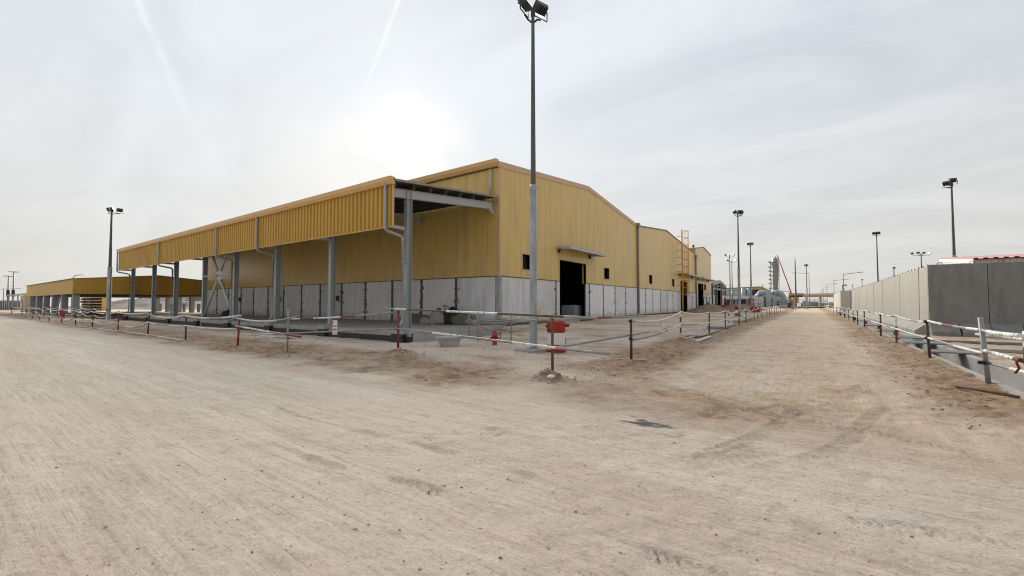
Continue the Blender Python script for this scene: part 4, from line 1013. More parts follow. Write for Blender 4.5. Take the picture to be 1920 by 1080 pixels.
# (c) barrier along the left side of the road
BC = thing('tube_barrier', 'sagging red and white tube barrier along the left side of the road', 'barrier', (-4.5, 18.6, 0))
RP = [c1183, (-4.55, 18.75), (-4.4, 24.0), (-4.45, 29.5), (-4.4, 35.2), (-4.5, 40.0), (-4.4, 45.2), (-4.6, 50.6), (-4.6, 55), (-4.5, 60.5), (-4.6, 66), (-4.7, 71), (-4.7, 77), (-4.8, 83), (-4.8, 89), (-4.9, 96), (-5.0, 103), (-5.0, 110), (-5.1, 118), (-5.2, 126), (-5.3, 134)]
for k, (x, y) in enumerate(RP):
    if k == 0: continue
    if k == 1: post(BC, x, y, 1.17, bands='wrwwrrwwrrww', r=0.036, z0=H(x, y) - 0.05)
    else: post(BC, x, y, 1.15, 'maroon' if k % 3 else 'red_paint', 0.036, lean=(0.02 * (k % 3 - 1), 0))
for k in range(len(RP) - 1):
    (xa, ya), (xb, yb) = RP[k], RP[k + 1]; za, zb = H(xa, ya), H(xb, yb)
    s = (0.16, 0.07, 0.05, 0.16, 0.1, 0.2)[k % 6]
    rail(BC, (xa + (0.05 if k else 0.1), ya, za + 1.10), (xb + 0.03, yb, zb + 1.13), s, 0.034, 'pppp' if k < 3 else ('ppwp', 'wppg')[k % 2])
    rail(BC, (xa + 0.05, ya, za + 0.57), (xb + 0.03, yb, zb + 0.60), s * 0.5, 0.032, 'ggpp' if k < 2 else 'ppwp')
    if k in (4, 6, 8): post(BC, xa - 0.9, ya + 1.5, 1.1, bands='wrwwrw', r=0.034)
# (d) barrier on the right side of the road
BD = thing('tube_barrier', 'tube barrier beside the drain channel on the right of the road', 'barrier', (2.9, 18, 0))
RQ = [(2.95, 10.85), (2.93, 12.75), (2.93, 18.0), (2.75, 22.8), (2.75, 27.5), (2.8, 36.0), (2.8, 41), (2.85, 46), (2.9, 52), (2.9, 59), (2.9, 67), (2.9, 76), (2.9, 87), (2.9, 98), (2.9, 110), (2.9, 124), (2.9, 138)]
for k, (x, y) in enumerate(RQ):
    if k == 0: post(BD, x, y, 1.18, bands='wwwrrwwwrrrwww', r=0.050)
    elif k == 1: post(BD, x, y, 1.34, 'tube_grey', 0.042, lean=(-0.10, -0.06))
    elif k == 3: post(BD, x, y, 1.10, bands='rrrrww', r=0.036)
    else: post(BD, x, y, 1.15, 'maroon', 0.036, lean=(-0.06 if k == 2 else 0, 0))
for k in range(len(RQ) - 1):
    (xa, ya), (xb, yb) = RQ[k], RQ[k + 1]; za, zb = H(xa, ya), H(xb, yb)
    if k == 0:
        rail(BD, (xa - 0.15, ya - 0.3, za + 1.12), (xb - 0.08, yb + 0.1, zb + 1.08), 0.02, 0.040, 'wwwg', n=12); rail(BD, (xa - 0.12, ya - 0.25, za + 0.70), (xb - 0.05, yb + 0.1, zb + 0.66), 0.0, 0.036, 'rwwwgw', n=12)
        rail(BD, (xa + 0.3, ya - 0.6, za + 1.02), (xb + 0.05, yb + 0.9, zb + 0.95), 0.0, 0.032, 'ttwww', n=12); rail(BD, (xa + 0.08, ya - 0.3, za + 0.46), (xb + 0.02, yb + 0.3, zb + 0.40), 0.0, 0.032, 'wwgg', n=12)
    else:
        sg = (0.02, 0.03, 0.05, 0.04)[k % 4]
        rail(BD, (xa - 0.05, ya, za + 1.08), (xb - 0.03, yb, zb + 1.12), sg, 0.032, ('gwgww', 'wgmww', 'wgppp')[k % 3]); rail(BD, (xa - 0.05, ya, za + 0.60), (xb - 0.03, yb, zb + 0.60), sg * 0.6, 0.031, ('wgpww', 'wwggw', 'pppw')[k % 3])
clamp(BD, (2.93 - 0.05, 18.0, H(2.93, 18) + 1.10), 'black', 0.055); clamp(BD, (2.93 - 0.03, 18.0, H(2.93, 18) + 0.60), 'black', 0.055)
clamp(BD, (2.84, 12.66, H(2.93, 12.75) + 0.42), 'black', 0.055)
MB().tube([(2.78, 10.55, 0.74), (2.76, 10.62, 0.66), (2.80, 10.66, 0.56), (2.76, 10.7, 0.47)], 0.018, 6).build('tie_rope', 'red_paint', BD)
o = recentre(MB().tube([(1.95, 12.35, H(1.95, 12.35) + 0.03), (2.9, 11.1, H(2.9, 11.1) + 0.03)], 0.026, 8).build('scaffold_tube', 'rust'))
tag(o, 'rusty scaffold tube lying on the ground at the right edge', 'tube')
# yard barrier behind the left one
BE = thing('tube_barrier', 'far tube barrier in the yard between canopy and open shed', 'barrier', (-66, 10.5, 0))
YP = [(-49.5, 9.4), (-55.5, 9.6), (-62.0, 9.9), (-67.5, 10.2), (-73, 9.6), (-79, 9.2), (-85, 9.0), (-92, 8.6), (-99, 8.2)]
for k, (x, y) in enumerate(YP): post(BE, x, y, 1.15, 'maroon' if k % 2 else 'red_paint', 0.04)
for a, b in zip(YP, YP[1:]):
    rail(BE, (*a, H(*a) + 1.1), (*b, H(*b) + 1.1), 0.15, 0.036, 'ppp', n=8); rail(BE, (*a, H(*a) + 0.5), (*b, H(*b) + 0.55), 0.2, 0.036, 'ppp', n=8)
o = recentre(MB().tube([(-101, 5.0, 0.0), (-101, 5.0, 1.5)], 0.06, 8, mis=[0]).build('marker_post', 'maroon')); tag(o, 'short lone red marker post at the far left road edge', 'post')

# ------------------------------------------------------------------ signs hung on the barriers
def sign(label, c, ax, up, w, h):
    c = Vector(c); ax = Vector(ax).normalized(); up = Vector(up).normalized(); n = ax.cross(up).normalized()
    t = thing('safety_sign', label, 'sign', tuple(c - up * h / 2), 'paper safety signs hung on the barriers')
    MB().obox(c, ax * w / 2, n * 0.004, up * h / 2).build('board', 'sign_white', t)
    def bar(name, cx, cz, bw, bh, mat):
        MB().obox(c + ax * (cx * w) + up * (cz * h) + n * 0.0055, ax * (bw * w / 2), n * 0.0012, up * (bh * h / 2)).build(name, mat, t)
    bar('emblem', -0.28, 0.31, 0.24, 0.05, 'sign_blue'); bar('emblem', -0.28, 0.37, 0.08, 0.12, 'sign_blue')
    for k, (bx, bw) in enumerate(((-0.33, 0.17), (-0.10, 0.16), (0.10, 0.14), (0.31, 0.13))): bar('print', bx, 0.10, bw, 0.10, 'sign_red')
    for k, (bx, bw) in enumerate(((-0.38, 0.12), (-0.22, 0.14), (-0.04, 0.15), (0.14, 0.13), (0.32, 0.15))): bar('print', bx, -0.14, bw, 0.11, 'sign_red')
    bar('print', -0.26, -0.40, 0.24, 0.04, 'sign_red'); bar('print', 0.22, -0.40, 0.32, 0.05, 'black'); bar('print', 0.0, -0.30, 0.5, 0.02, 'sign_red')
    return t
AX = (0.816, 0.579, 0)
sign('white safety sign with red print hung on the barrier before the second canopy column', (-12.55, 7.80, 0.86), (0.98, 0.19, 0.0), (0, 0, 1), 0.20, 0.46)
sign('white safety sign with red print hung on the barrier below the cross brace', (-20.75, 6.83, 0.84), (0.95, -0.3, 0.05), (0.10, 0, 1), 0.17, 0.50)
sign('blank looking white sign hung on the far left barrier by the end canopy columns', (-36.0, 6.83, 0.80), (1, 0, 0.0), (0.08, 0, 1), 0.22, 0.62)
sign('torn white paper sign dangling aslant from the roadside barrier', (-4.30, 15.6, 0.70), (0.5, 0.6, 0.35), (-0.45, -0.45, 0.75), 0.16, 0.42)
o = MB().tube([(-4.35, 15.2, 1.0), (-4.36, 15.25, 0.95), (-4.38, 15.3, 0.88)], 0.02, 6).build('paper_strip', 'pvc'); recentre(o); tag(o, 'crumpled paper strip wrapped on the roadside rail above the torn sign', 'paper')

# ------------------------------------------------------------------ precast barrier walls on the right
def t_wall(width=2.1, h=3.58):
    t = thing('precast_barrier', 'x', 'concrete barrier', (0, 0, 0))
    w = width / 2 - 0.003
    v = []
    prof = [(-0.13, 0.33), (-0.10, h - 0.02), (-0.08, h), (0.08, h), (0.10, h - 0.02), (0.13, 0.33)]
    MB().prism(prof, 'y', -w, w).build('stem', 'concrete_l', t)
    for a, b in ((-w, -0.04), (0.04, w)):
        f = MB(); f.prism([(-0.66, -0.05), (-0.66, 0.20), (-0.62, 0.23), (-0.13, 0.62), (0.13, 0.62), (0.62, 0.23), (0.66, 0.20), (0.66, -0.05)], 'y', a, b); f.build('foot', 'concrete_l', t)
    MB().prism([(-0.55, -0.05), (-0.55, 0.12), (0.55, 0.12), (0.55, -0.05)], 'y', -0.04, 0.04).build('foot_web', 'concrete_l', t)
    for s in (-0.5, 0.5):
        MB().tube([(0, s * width * 0.55 + 0.10 * math.cos(a), h - 0.02 + 0.13 * math.sin(a)) for a in [math.pi * i / 8 for i in range(9)]], 0.016, 6).build('lifting_loop', 'black', t)
    return t
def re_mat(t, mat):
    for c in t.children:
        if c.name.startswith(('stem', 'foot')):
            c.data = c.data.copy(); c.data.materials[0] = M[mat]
proto = t_wall()
ORD = ['first', 'second', 'third', 'fourth', 'fifth', 'sixth', 'seventh', 'eighth', 'ninth', 'tenth', 'eleventh', 'twelfth', 'thirteenth', 'fourteenth', 'fifteenth', 'sixteenth', 'seventeenth', 'eighteenth', 'nineteenth', 'twentieth', 'twenty-first', 'twenty-second', 'twenty-third', 'last']
proto['group'] = 'precast wall units along the road'
first = True
y = 31.6
for k in range(24):
    t = proto if first else copy_tree(proto); first = False
    t.location = (5.06 + 0.015 * random.uniform(-1, 1), y, 0); t.rotation_euler.z = R(random.uniform(-0.12, 0.12))
    t['label'] = ORD[k] + ' pale precast wall unit of the long roadside row, counted from the near corner'
    y += 2.12
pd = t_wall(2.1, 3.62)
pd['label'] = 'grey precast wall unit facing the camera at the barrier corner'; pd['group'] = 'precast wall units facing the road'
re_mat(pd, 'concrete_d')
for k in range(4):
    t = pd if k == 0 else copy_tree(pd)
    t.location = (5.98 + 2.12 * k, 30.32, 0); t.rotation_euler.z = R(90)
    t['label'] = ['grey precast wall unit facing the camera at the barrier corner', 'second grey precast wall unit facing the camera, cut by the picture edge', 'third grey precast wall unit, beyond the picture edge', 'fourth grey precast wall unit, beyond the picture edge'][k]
# second row, its near end bent round
for k in range(18):
    t = copy_tree(proto); t['group'] = 'precast wall units of the far row'
    t['label'] = ORD[k] + ' pale precast wall unit of the far row beyond the gap'
    if k < 3:
        xx, yy, rz_ = [(5.1, 82.2, 75), (3.75, 83.4, 40), (3.25, 85.4, 8)][k]
        t['label'] = ['pale precast wall unit turned across the near end of the far row', 'pale precast wall unit set at a slant in the curved end of the far row', 'pale precast wall unit finishing the curved end of the far row'][k]
    else: xx, yy, rz_ = 3.12 + 0.02 * (k - 3), 87.5 + 2.12 * (k - 3), 0
    t.location = (xx + 0.75, yy, 0); t.rotation_euler.z = R(rz_)

# drain channel
CH = thing('drain_channel', 'open concrete drain channel beside the right hand barrier', 'drain channel', (3.45, 20, -0.6))
y = 7.1
while y < 120:
    yb = min(y + 6.0, 120)
    MB().box(3.0, 3.09, y + 0.01, yb - 0.01, -0.6, 0.035).build('near_wall', 'concrete', CH)
    MB().prism([(3.81, -0.6), (3.81, 0.06), (3.83, 0.075), (3.95, 0.075), (3.95, -0.6)], 'y', y + 0.01, yb - 0.01).build('far_wall', 'concrete', CH)
    MB().box(3.09, 3.81, y, yb, -0.62, -0.56).build('channel_floor', 'concrete', CH)
    y = yb
for k, (ya, yb, z) in enumerate(((18.6, 20.3, 0.10), (22.3, 24.6, 0.10), (25.2, 28.0, 0.11), (31, 34, 0.1), (38, 41.5, 0.1), (47, 50, 0.1), (58, 64, 0.1), (75, 82, 0.1))):
    o = MB().box(2.99, 4.15, ya, ya + (yb - ya) * 0.55, z - 0.02, z + 0.02).build('cover_plate', 'concrete_d'); recentre(o)
    tag(o, ['dark steel plate bridging the drain nearest the maroon post', 'second dark plate bridging the drain', 'wide dark plate bridging the drain before the wall corner'][k] if k < 3 else ORD[k] + ' dark cover plate over the drain, counted from the camera', 'cover plate', 'plates over the drain channel')
for k, (x, y, l, a) in enumerate(((5.2, 25.0, 3.2, 4), (6.0, 21.3, 4.4, 2))):
    c, s = math.cos(R(a)), math.sin(R(a)); z = H(x, y)
    o = MB().obox((x, y, z + 0.05), (l / 2 * c, l / 2 * s, 0), (-0.12 * s, 0.12 * c, 0), (0, 0, 0.05)).build('kerb_stone', 'concrete_l' if k else 'concrete_d'); recentre(o)
    tag(o, ['long grey concrete strip lying at the foot of the barrier corner', 'long pale concrete strip lying on the earth behind the right barrier'][k], 'concrete strip')

# ------------------------------------------------------------------ cabin with red roof behind the wall
CB = thing('site_cabin', 'cream site cabin with a red sheet roof behind the grey barrier wall', 'cabin', (12, 42, 0))
cz = lambda y: 4.38 + (y - 38.0) * 0.09
x0, x1, y0, y1 = 8.3, 21.0, 38.0, 46.2
m = MB(); corrugated(m, x0, x1, 0.25, 0.03, lambda u, d, z: (u, y0 - d, z), 0, cz(y0) - 0.05); m.build('front_wall', 'cabin', CB)
m = MB(); m.hexa([(x0, y0, 0), (x0 + 0.05, y0, 0), (x0 + 0.05, y1, 0), (x0, y1, 0), (x0, y0, cz(y0) - 0.1), (x0 + 0.05, y0, cz(y0) - 0.1), (x0 + 0.05, y1, cz(y1) - 0.1), (x0, y1, cz(y1) - 0.1)]); m.box(x0, x1, y1, y1 + 0.05, 0, cz(y1) - 0.1); m.build('side_wall', 'cabin', CB)
m = MB(); m.hexa([(x0 - 0.06, y0 - 0.1, cz(y0) - 0.28), (x0 - 0.004, y0 - 0.1, cz(y0) - 0.28), (x0 - 0.004, y1 + 0.1, cz(y1) - 0.28), (x0 - 0.06, y1 + 0.1, cz(y1) - 0.28), (x0 - 0.06, y0 - 0.1, cz(y0) + 0.02), (x0 - 0.004, y0 - 0.1, cz(y0) + 0.02), (x0 - 0.004, y1 + 0.1, cz(y1) + 0.02), (x0 - 0.06, y1 + 0.1, cz(y1) + 0.02)]); m.build('verge_board', 'white', CB)
m = MB(); corrugated(m, x0 - 0.1, x1, 0.42, 0.06, lambda u, d, s: (u, y0 - 0.25 + s * 8.6, cz(y0 - 0.25 + s * 8.6) + 0.02 + d), 0, 1); rf = m.build('roof', 'red_roof', CB)
md = rf.modifiers.new('thickness', 'SOLIDIFY'); md.thickness = 0.02

# ------------------------------------------------------------------ hydrants and valve pillars
def hydrant(label, x, y, q=0.78):
    z = H(x, y); t = thing('fire_hydrant', label, 'fire hydrant', (x, y, z))
    prof = [(0.17, -0.1), (0.17, 0.05), (0.115, 0.06), (0.115, 0.20), (0.125, 0.21), (0.125, 0.24), (0.115, 0.25), (0.115, 0.46), (0.165, 0.48), (0.165, 0.54), (0.15, 0.55), (0.14, 0.62), (0.10, 0.69), (0.045, 0.73), (0.04, 0.79), (0.0, 0.795)]
    b = MB().lathe([(r * q, h * q) for r, h in prof], (x, y, z), 18).build('barrel', 'hyd_red', t)
    for a in range(8):
        p = Vector((x + 0.148 * q * math.cos(a * 0.785), y + 0.148 * q * math.sin(a * 0.785), z + 0.545 * q)); MB().lathe([(0.014, 0), (0.014, 0.02)], p, 6).build('bolt', 'galv', b)
    for a in (0.0, 2.2, 4.2):
        d = Vector((math.cos(a), math.sin(a), 0)); p = Vector((x, y, z + 0.40 * q))
        n = MB().tube([p + d * 0.08 * q, p + d * 0.20 * q], 0.055 * q, 10).build('nozzle', 'hyd_red', t)
        MB().tube([p + d * 0.20 * q, p + d * 0.235 * q], 0.068 * q, 6).build('cap', 'hyd_red', n)
hydrant('red fire hydrant beside the scaffold frame left of the tall mast', -10.06, 13.0)
def valve_pillar(label, x, y, s=1.0):
    z = H(x, y); t = thing('valve_pillar', label, 'valve pillar', (x, y, z))
    rr = 0.315 * s
    n = 28
    MB().lathe([(rr * 1.06, -0.05), (rr * 1.06, 0.10 * s), (rr, 0.15 * s), (rr, 0.26 * s)], (x, y, z), n, smooth=False).build('base_drum', 'hyd_red', t)
    MB().lathe([(rr * 0.985, 0.26 * s), (rr * 0.985, 0.66 * s)], (x, y, z), n, smooth=False).build('middle_band', 'white', t)
    MB().lathe([(rr, 0.66 * s), (rr, 1.00 * s), (rr * 0.95, 1.035 * s), (rr * 0.9, 1.04 * s), (rr * 0.9, 1.05 * s), (0.02, 1.06 * s)], (x, y, z), n, smooth=False).build('top_drum', 'hyd_red', t)
    right = Vector((0.815, 0.579, 0)); fwd = Vector((-0.579, 0.815, 0))
    for d, zz, l, r in ((right, 0.90, 0.13, 0.065), (-right, 0.88, 0.04, 0.06), (-right * 0.6 - fwd * 0.75, 0.75, 0.08, 0.085)):
        d = d.normalized(); p = Vector((x, y, z + zz * s))
        q = MB().tube([p + d * (rr - 0.04), p + d * (rr + l * s)], r * s, 12).build('outlet', 'hyd_red', t)
        MB().tube([p + d * (rr + l * s - 0.02), p + d * (rr + l * s + 0.004)], r * s * 0.72, 12).build('outlet_mouth', 'black', q)
    p = Vector((x, y, z)) + right * (rr * 0.97)
    MB().box(p.x - 0.03, p.x + 0.03, p.y - 0.02, p.y + 0.02, z + 0.26 * s, z + 0.48 * s).build('side_bracket', 'hyd_red', t)
valve_pillar('red and white drum shaped valve pillar at the foot of the tall mast', -7.12, 12.62)
valve_pillar('far red and white valve pillar beside the roadside mast', -7.9, 62.0, 1.15)

# ------------------------------------------------------------------ yard clutter near the corner
SC = thing('scaffold_trestle', 'low frame of grey scaffold tubes left of the red hydrant', 'scaffold frame', (-11.3, 14.5, 0))
c0 = Vector((-11.75, 14.0, 0)); e1 = Vector((0.60, 0.80, 0)); e2 = Vector((-0.85, 0.53, 0))
for a, b in ((0, 0), (1.5, 0), (0, 1.3), (1.5, 1.3), (0.75, 0.0)):
    p = c0 + e1 * a + e2 * b; hh = 1.15 + 0.1 * ((a * 7 + b * 3) % 2); z = H(p.x, p.y)
    MB().tube([(p.x, p.y, z - 0.05), (p.x, p.y, z + hh)], 0.026, 8).build('standard', 'tube_grey', SC)
for zz in (0.35, 0.75, 0.84):
    for p, q in ((c0 - e1 * 0.3, c0 + e1 * 1.9), (c0 + e2 * 1.3 - e1 * 0.2, c0 + e2 * 1.3 + e1 * 1.8), (c0 - e2 * 0.2, c0 + e2 * 1.6), (c0 + e1 * 1.5 - e2 * 0.25, c0 + e1 * 1.5 + e2 * 1.5)):
        if zz == 0.35 and p == c0 - e2 * 0.2: continue
        MB().tube([(p.x, p.y, zz), (q.x, q.y, zz + 0.06)], 0.026, 8).build('ledger', 'tube_grey', SC)
for p, q in ((c0, c0 + e1 * 1.5), (c0 + e2 * 1.3 + e1 * 1.5, c0 + e2 * 1.3)): MB().tube([(p.x, p.y, 0.15), (q.x, q.y, 0.8)], 0.024, 8).build('brace', 'tube_grey', SC)
t = thing('concrete_tub', 'small grey tapered concrete block with a rim near the slab end', 'concrete block', (-11.3, 11.75, 0))
m = MB(); m.prism([(-0.24, -0.05), (-0.38, 0.30), (0.38, 0.30), (0.24, -0.05)], 'y', -0.3, 0.3); 
v = [Vector(p) for p in m.v]; rot = Matrix.Rotation(R(62), 3, 'Z'); m.v = [tuple(rot @ p + Vector((-11.3, 11.75, 0))) for p in v]; m.build('body', 'concrete', t)
m = MB(); m.box(-0.42, 0.42, -0.34, 0.34, 0.30, 0.37); m.v = [tuple(rot @ Vector(p) + Vector((-11.3, 11.75, 0))) for p in m.v]; m.build('rim', 'concrete', t)
# rubbish on the slab
def lump(name, label, c, r, n, seed, mat, squash, cat):
    m = MB(); bm = bmesh.new(); bmesh.ops.create_icosphere(bm, subdivisions=3, radius=1.0)
    rnd = random.Random(seed); ph = [rnd.uniform(0, 6) for _ in range(6)]
    vs = []
    for v in bm.verts:
        p = v.co; k = 1 + 0.22 * math.sin(3.1 * p.x + ph[0]) * math.sin(2.7 * p.y + ph[1]) + 0.14 * math.sin(6 * p.x + ph[2]) * math.sin(5.5 * p.z + ph[3]) + 0.07 * math.sin(11 * p.y + ph[4])
        vs.append((c[0] + p.x * r[0] * k, c[1] + p.y * r[1] * k, c[2] + max(-0.5, p.z) * r[2] * k))
    m.add(vs, [tuple(v.index for v in f.verts) for f in bm.faces], 0, True); bm.free()
    o = recentre(m.build(name, mat)); tag(o, label, cat); return o
sx, sy, sz = -21.6, 22.4, 0.09
lump('cement_bag', 'pale slumped cement bag at the left of the rubbish pile on the slab', (sx - 1.75, sy - 0.3, sz + 0.16), (0.75, 0.45, 0.36), 0, 1, 'bag', 1, 'bag')
lump('cement_bag', 'grey cement bag on top of the rubbish pile on the slab', (sx - 0.75, sy - 0.2, sz + 0.32), (0.85, 0.5, 0.62), 0, 2, 'bag', 1, 'bag')
lump('sack', 'brown sack behind the rubbish pile on the slab', (sx - 1.15, sy + 0.35, sz + 0.35), (0.7, 0.45, 0.75), 0, 3, 'tarp', 1, 'sack')
lump('rubbish_bag', 'black rubbish bag at the middle of the rubbish pile on the slab', (sx + 0.35, sy, sz + 0.30), (0.72, 0.5, 0.85), 0, 4, 'black', 1, 'bag')
lump('sack', 'dark brown heap of sacks at the right of the rubbish pile', (sx + 1.25, sy + 0.1, sz + 0.25), (0.95, 0.5, 0.62), 0, 5, 'tarp', 1, 'sack')
lump('folded_tarpaulin', 'long brown tarpaulin bundled along the foot of the panel wall', (sx - 4.0, 23.0, sz + 0.1), (2.6, 0.35, 0.5), 0, 6, 'tarp', 1, 'tarpaulin')
lump('folded_tarpaulin', 'dark bundle on the slab beside the cross brace foot', (-57.0, 21.5, sz + 0.15), (0.9, 0.6, 0.6), 0, 8, 'black', 1, 'tarpaulin')
PC = thing('plate_compactor', 'yellow plate compactor with black handle standing in the rubbish pile', 'compactor', (sx - 0.2, sy + 0.3, sz))
m = MB(); m.prism([(-0.45, 0.05), (-0.35, 0.0), (0.35, 0.0), (0.45, 0.05), (0.45, 0.09), (-0.45, 0.09)], 'y', -0.25, 0.25); m.v = [(p[0] + sx - 0.2, p[1] + sy + 0.3, p[2] + sz) for p in m.v]; m.build('plate', 'black', PC)
m = MB(); m.prism([(-0.32, 0.09), (-0.30, 0.72), (-0.1, 0.92), (0.22, 0.86), (0.30, 0.09)], 'y', -0.2, 0.2); m.v = [(p[0] + sx - 0.3, p[1] + sy + 0.3, p[2] + sz) for p in m.v]; m.build('engine_cover', 'dirty_yellow', PC)
MB().tube([(sx + 0.35, sy + 0.15, sz + 0.2), (sx - 0.55, sy + 0.1, sz + 1.25), (sx - 0.72, sy + 0.15, sz + 1.36), (sx - 0.75, sy + 0.5, sz + 1.36), (sx - 0.35, sy + 0.5, sz + 1.15), (sx + 0.35, sy + 0.45, sz + 0.2)], 0.03, 8).build('handle', 'black', PC)
# IBC tote inside the doorway
TB = thing('liquid_tote', 'caged white plastic liquid tote standing just inside the open doorway', 'tote', (-19.55, 37.75, 0.14))
tx, ty, tz = -19.55, 37.75, 0.14
w = 0.74
MB().prism([(tx - w + 0.04, tz + 0.17), (tx - w + 0.04, tz + 1.22), (tx - w + 0.14, tz + 1.30), (tx + w - 0.14, tz + 1.30), (tx + w - 0.04, tz + 1.22), (tx + w - 0.04, tz + 0.17)], 'y', ty - w + 0.04, ty + w - 0.04).build('tank', 'tote', TB)
for i in range(7):
    k = -w + i * 2 * w / 6
    for p in (((tx + w, ty + k), (tx + w, ty + k)), ((tx + k, ty - w), (tx + k, ty - w))): MB().tube([(*p[0], tz + 0.15), (*p[1], tz + 1.28)], 0.012, 6).build('cage_bar', 'galv', TB)
for i in range(6):
    z = tz + 0.18 + i * 0.21
    MB().tube([(tx + w, ty + w, z), (tx + w, ty - w, z), (tx - w, ty - w, z), (tx - w, ty + w, z)], 0.012, 6).build('cage_ring', 'galv', TB)
m = MB()
for i in (-0.6, 0, 0.6): m.box(tx + i - 0.08, tx + i + 0.08, ty - w, ty + w, tz, tz + 0.11)
m.box(tx - w, tx + w, ty - w, ty + w, tz + 0.11, tz + 0.15); m.build('pallet', 'black', TB)
t = thing('rubble_step', 'dark broken step of blocks below the warehouse doorway', 'step', (GX + 0.8, 36.2, 0))
for k, (dx, dy, s_) in enumerate(((0, 0, 0.26), (0.1, 0.62, 0.22), (-0.1, -0.66, 0.2))):
    MB().box(GX + 0.75 + dx - s_, GX + 0.75 + dx + s_, 36.2 + dy - s_, 36.2 + dy + s_, -0.03, s_ * 1.0).build('block', 'plinth', t)

# sheets and planks lying beside the roadside barrier
for k, (x, y, l, w2, z, lab, mt) in enumerate(((-4.75, 24.6, 5.2, 0.34, 0.10, 'stack of pale panel sheets lying beside the roadside barrier', 'bag'),
                                       (-4.0, 20.8, 3.2, 0.10, 0.05, 'grey board lying on the earth before the pale panel sheets', 'silver_w'),
                                       (-4.75, 21.2, 3.4, 0.10, 0.05, 'second grey board lying beside the pale panel sheets', 'tube_grey'),
                                       (-5.0, 31.5, 5.0, 0.5, 0.16, 'dark edged sheet lying further up the roadside barrier', 'concrete'),
                                       (-5.1, 43.0, 8.0, 0.3, 0.2, 'pale sheet stack far up the roadside barrier', 'concrete_l'))):
    t = thing('panel_stack', lab, 'panel sheets', (x, y, H(x, y)))
    nn_ = 3 if w2 > 0.3 else 1
    for i in range(nn_):
        z0 = H(x, y) + i * z / nn_ + 0.01; dx = random.uniform(-0.06, 0.06); dy = random.uniform(-0.1, 0.1)
        MB().box(x - w2 + dx, x + w2 + dx, y - l / 2 + dy, y + l / 2 + dy, z0, z0 + z / nn_ - 0.012).build('sheet', mt, t)
    if nn_ > 1:
        for yy in (-l * 0.3, l * 0.3): MB().box(x - w2, x + w2, y + yy - 0.05, y + yy + 0.05, H(x, y) - 0.08, H(x, y) + 0.008).build('bearer', 'black', t)

# earth heaps beside the halls
heap('earth_heap', 'brown earth heap in front of the third hall doorway', (-14.2, 78.0, 0), 4.2, 8.5, 1.55, 3)
heap('earth_heap', 'wide low brown earth heap behind the red excavator', (-12.2, 92.0, 0), 4.0, 9.0, 1.4, 9)
heap('earth_heap', 'far earth heap below the silver ducts', (-13.0, 112, 0), 5.5, 9.0, 1.3, 15)

# ------------------------------------------------------------------ small machines by the halls
def roller(label, x, y):
    t = thing('site_roller', label, 'road roller', (x, y, 0)); Z = 0.0
    MB().tube([(x, y - 1.3, Z + 0.5), (x + 1.1, y - 1.3, Z + 0.5)], 0.5, 18).build('front_drum', 'tube_grey', t)
    MB().tube([(x, y + 1.2, Z + 0.5), (x + 1.1, y + 1.2, Z + 0.5)], 0.5, 18).build('rear_drum', 'tube_grey', t)
    MB().prism([(y - 1.9, 0.75), (y - 1.8, 1.25), (y - 0.5, 1.35), (y + 0.3, 1.0), (y + 1.2, 1.15), (y + 1.8, 1.05), (y + 1.8, 0.7), (y, 0.5)], 'x', x + 0.05, x + 1.05).build('body', 'mach_red', t)
    MB().tube([(x + 0.05, y - 0.9, 1.2), (x + 0.05, y - 0.9, 2.7), (x + 0.05, y + 1.9, 2.75), (x + 0.05, y + 2.0, 1.0)], 0.06, 8).build('roll_bar', 'black', t)
    MB().tube([(x + 1.05, y - 0.9, 1.2), (x + 1.05, y - 0.9, 2.7), (x + 1.05, y + 1.9, 2.75), (x + 1.05, y + 2.0, 1.0)], 0.06, 8).build('roll_bar', 'black', t)
    MB().prism([(y - 0.1, 1.05), (y + 0.5, 1.05), (y + 0.62, 1.75), (y + 0.48, 1.75), (y + 0.38, 1.2), (y - 0.1, 1.2)], 'x', x + 0.25, x + 0.85).build('seat', 'black', t)
    MB().tube([(x + 0.55, y - 0.75, 1.25), (x + 0.55, y - 0.45, 1.85)], 0.05, 8).build('steering_column', 'black', t)
roller('small red roller with black roll bar beside the third hall door', -16.9, 88.0)
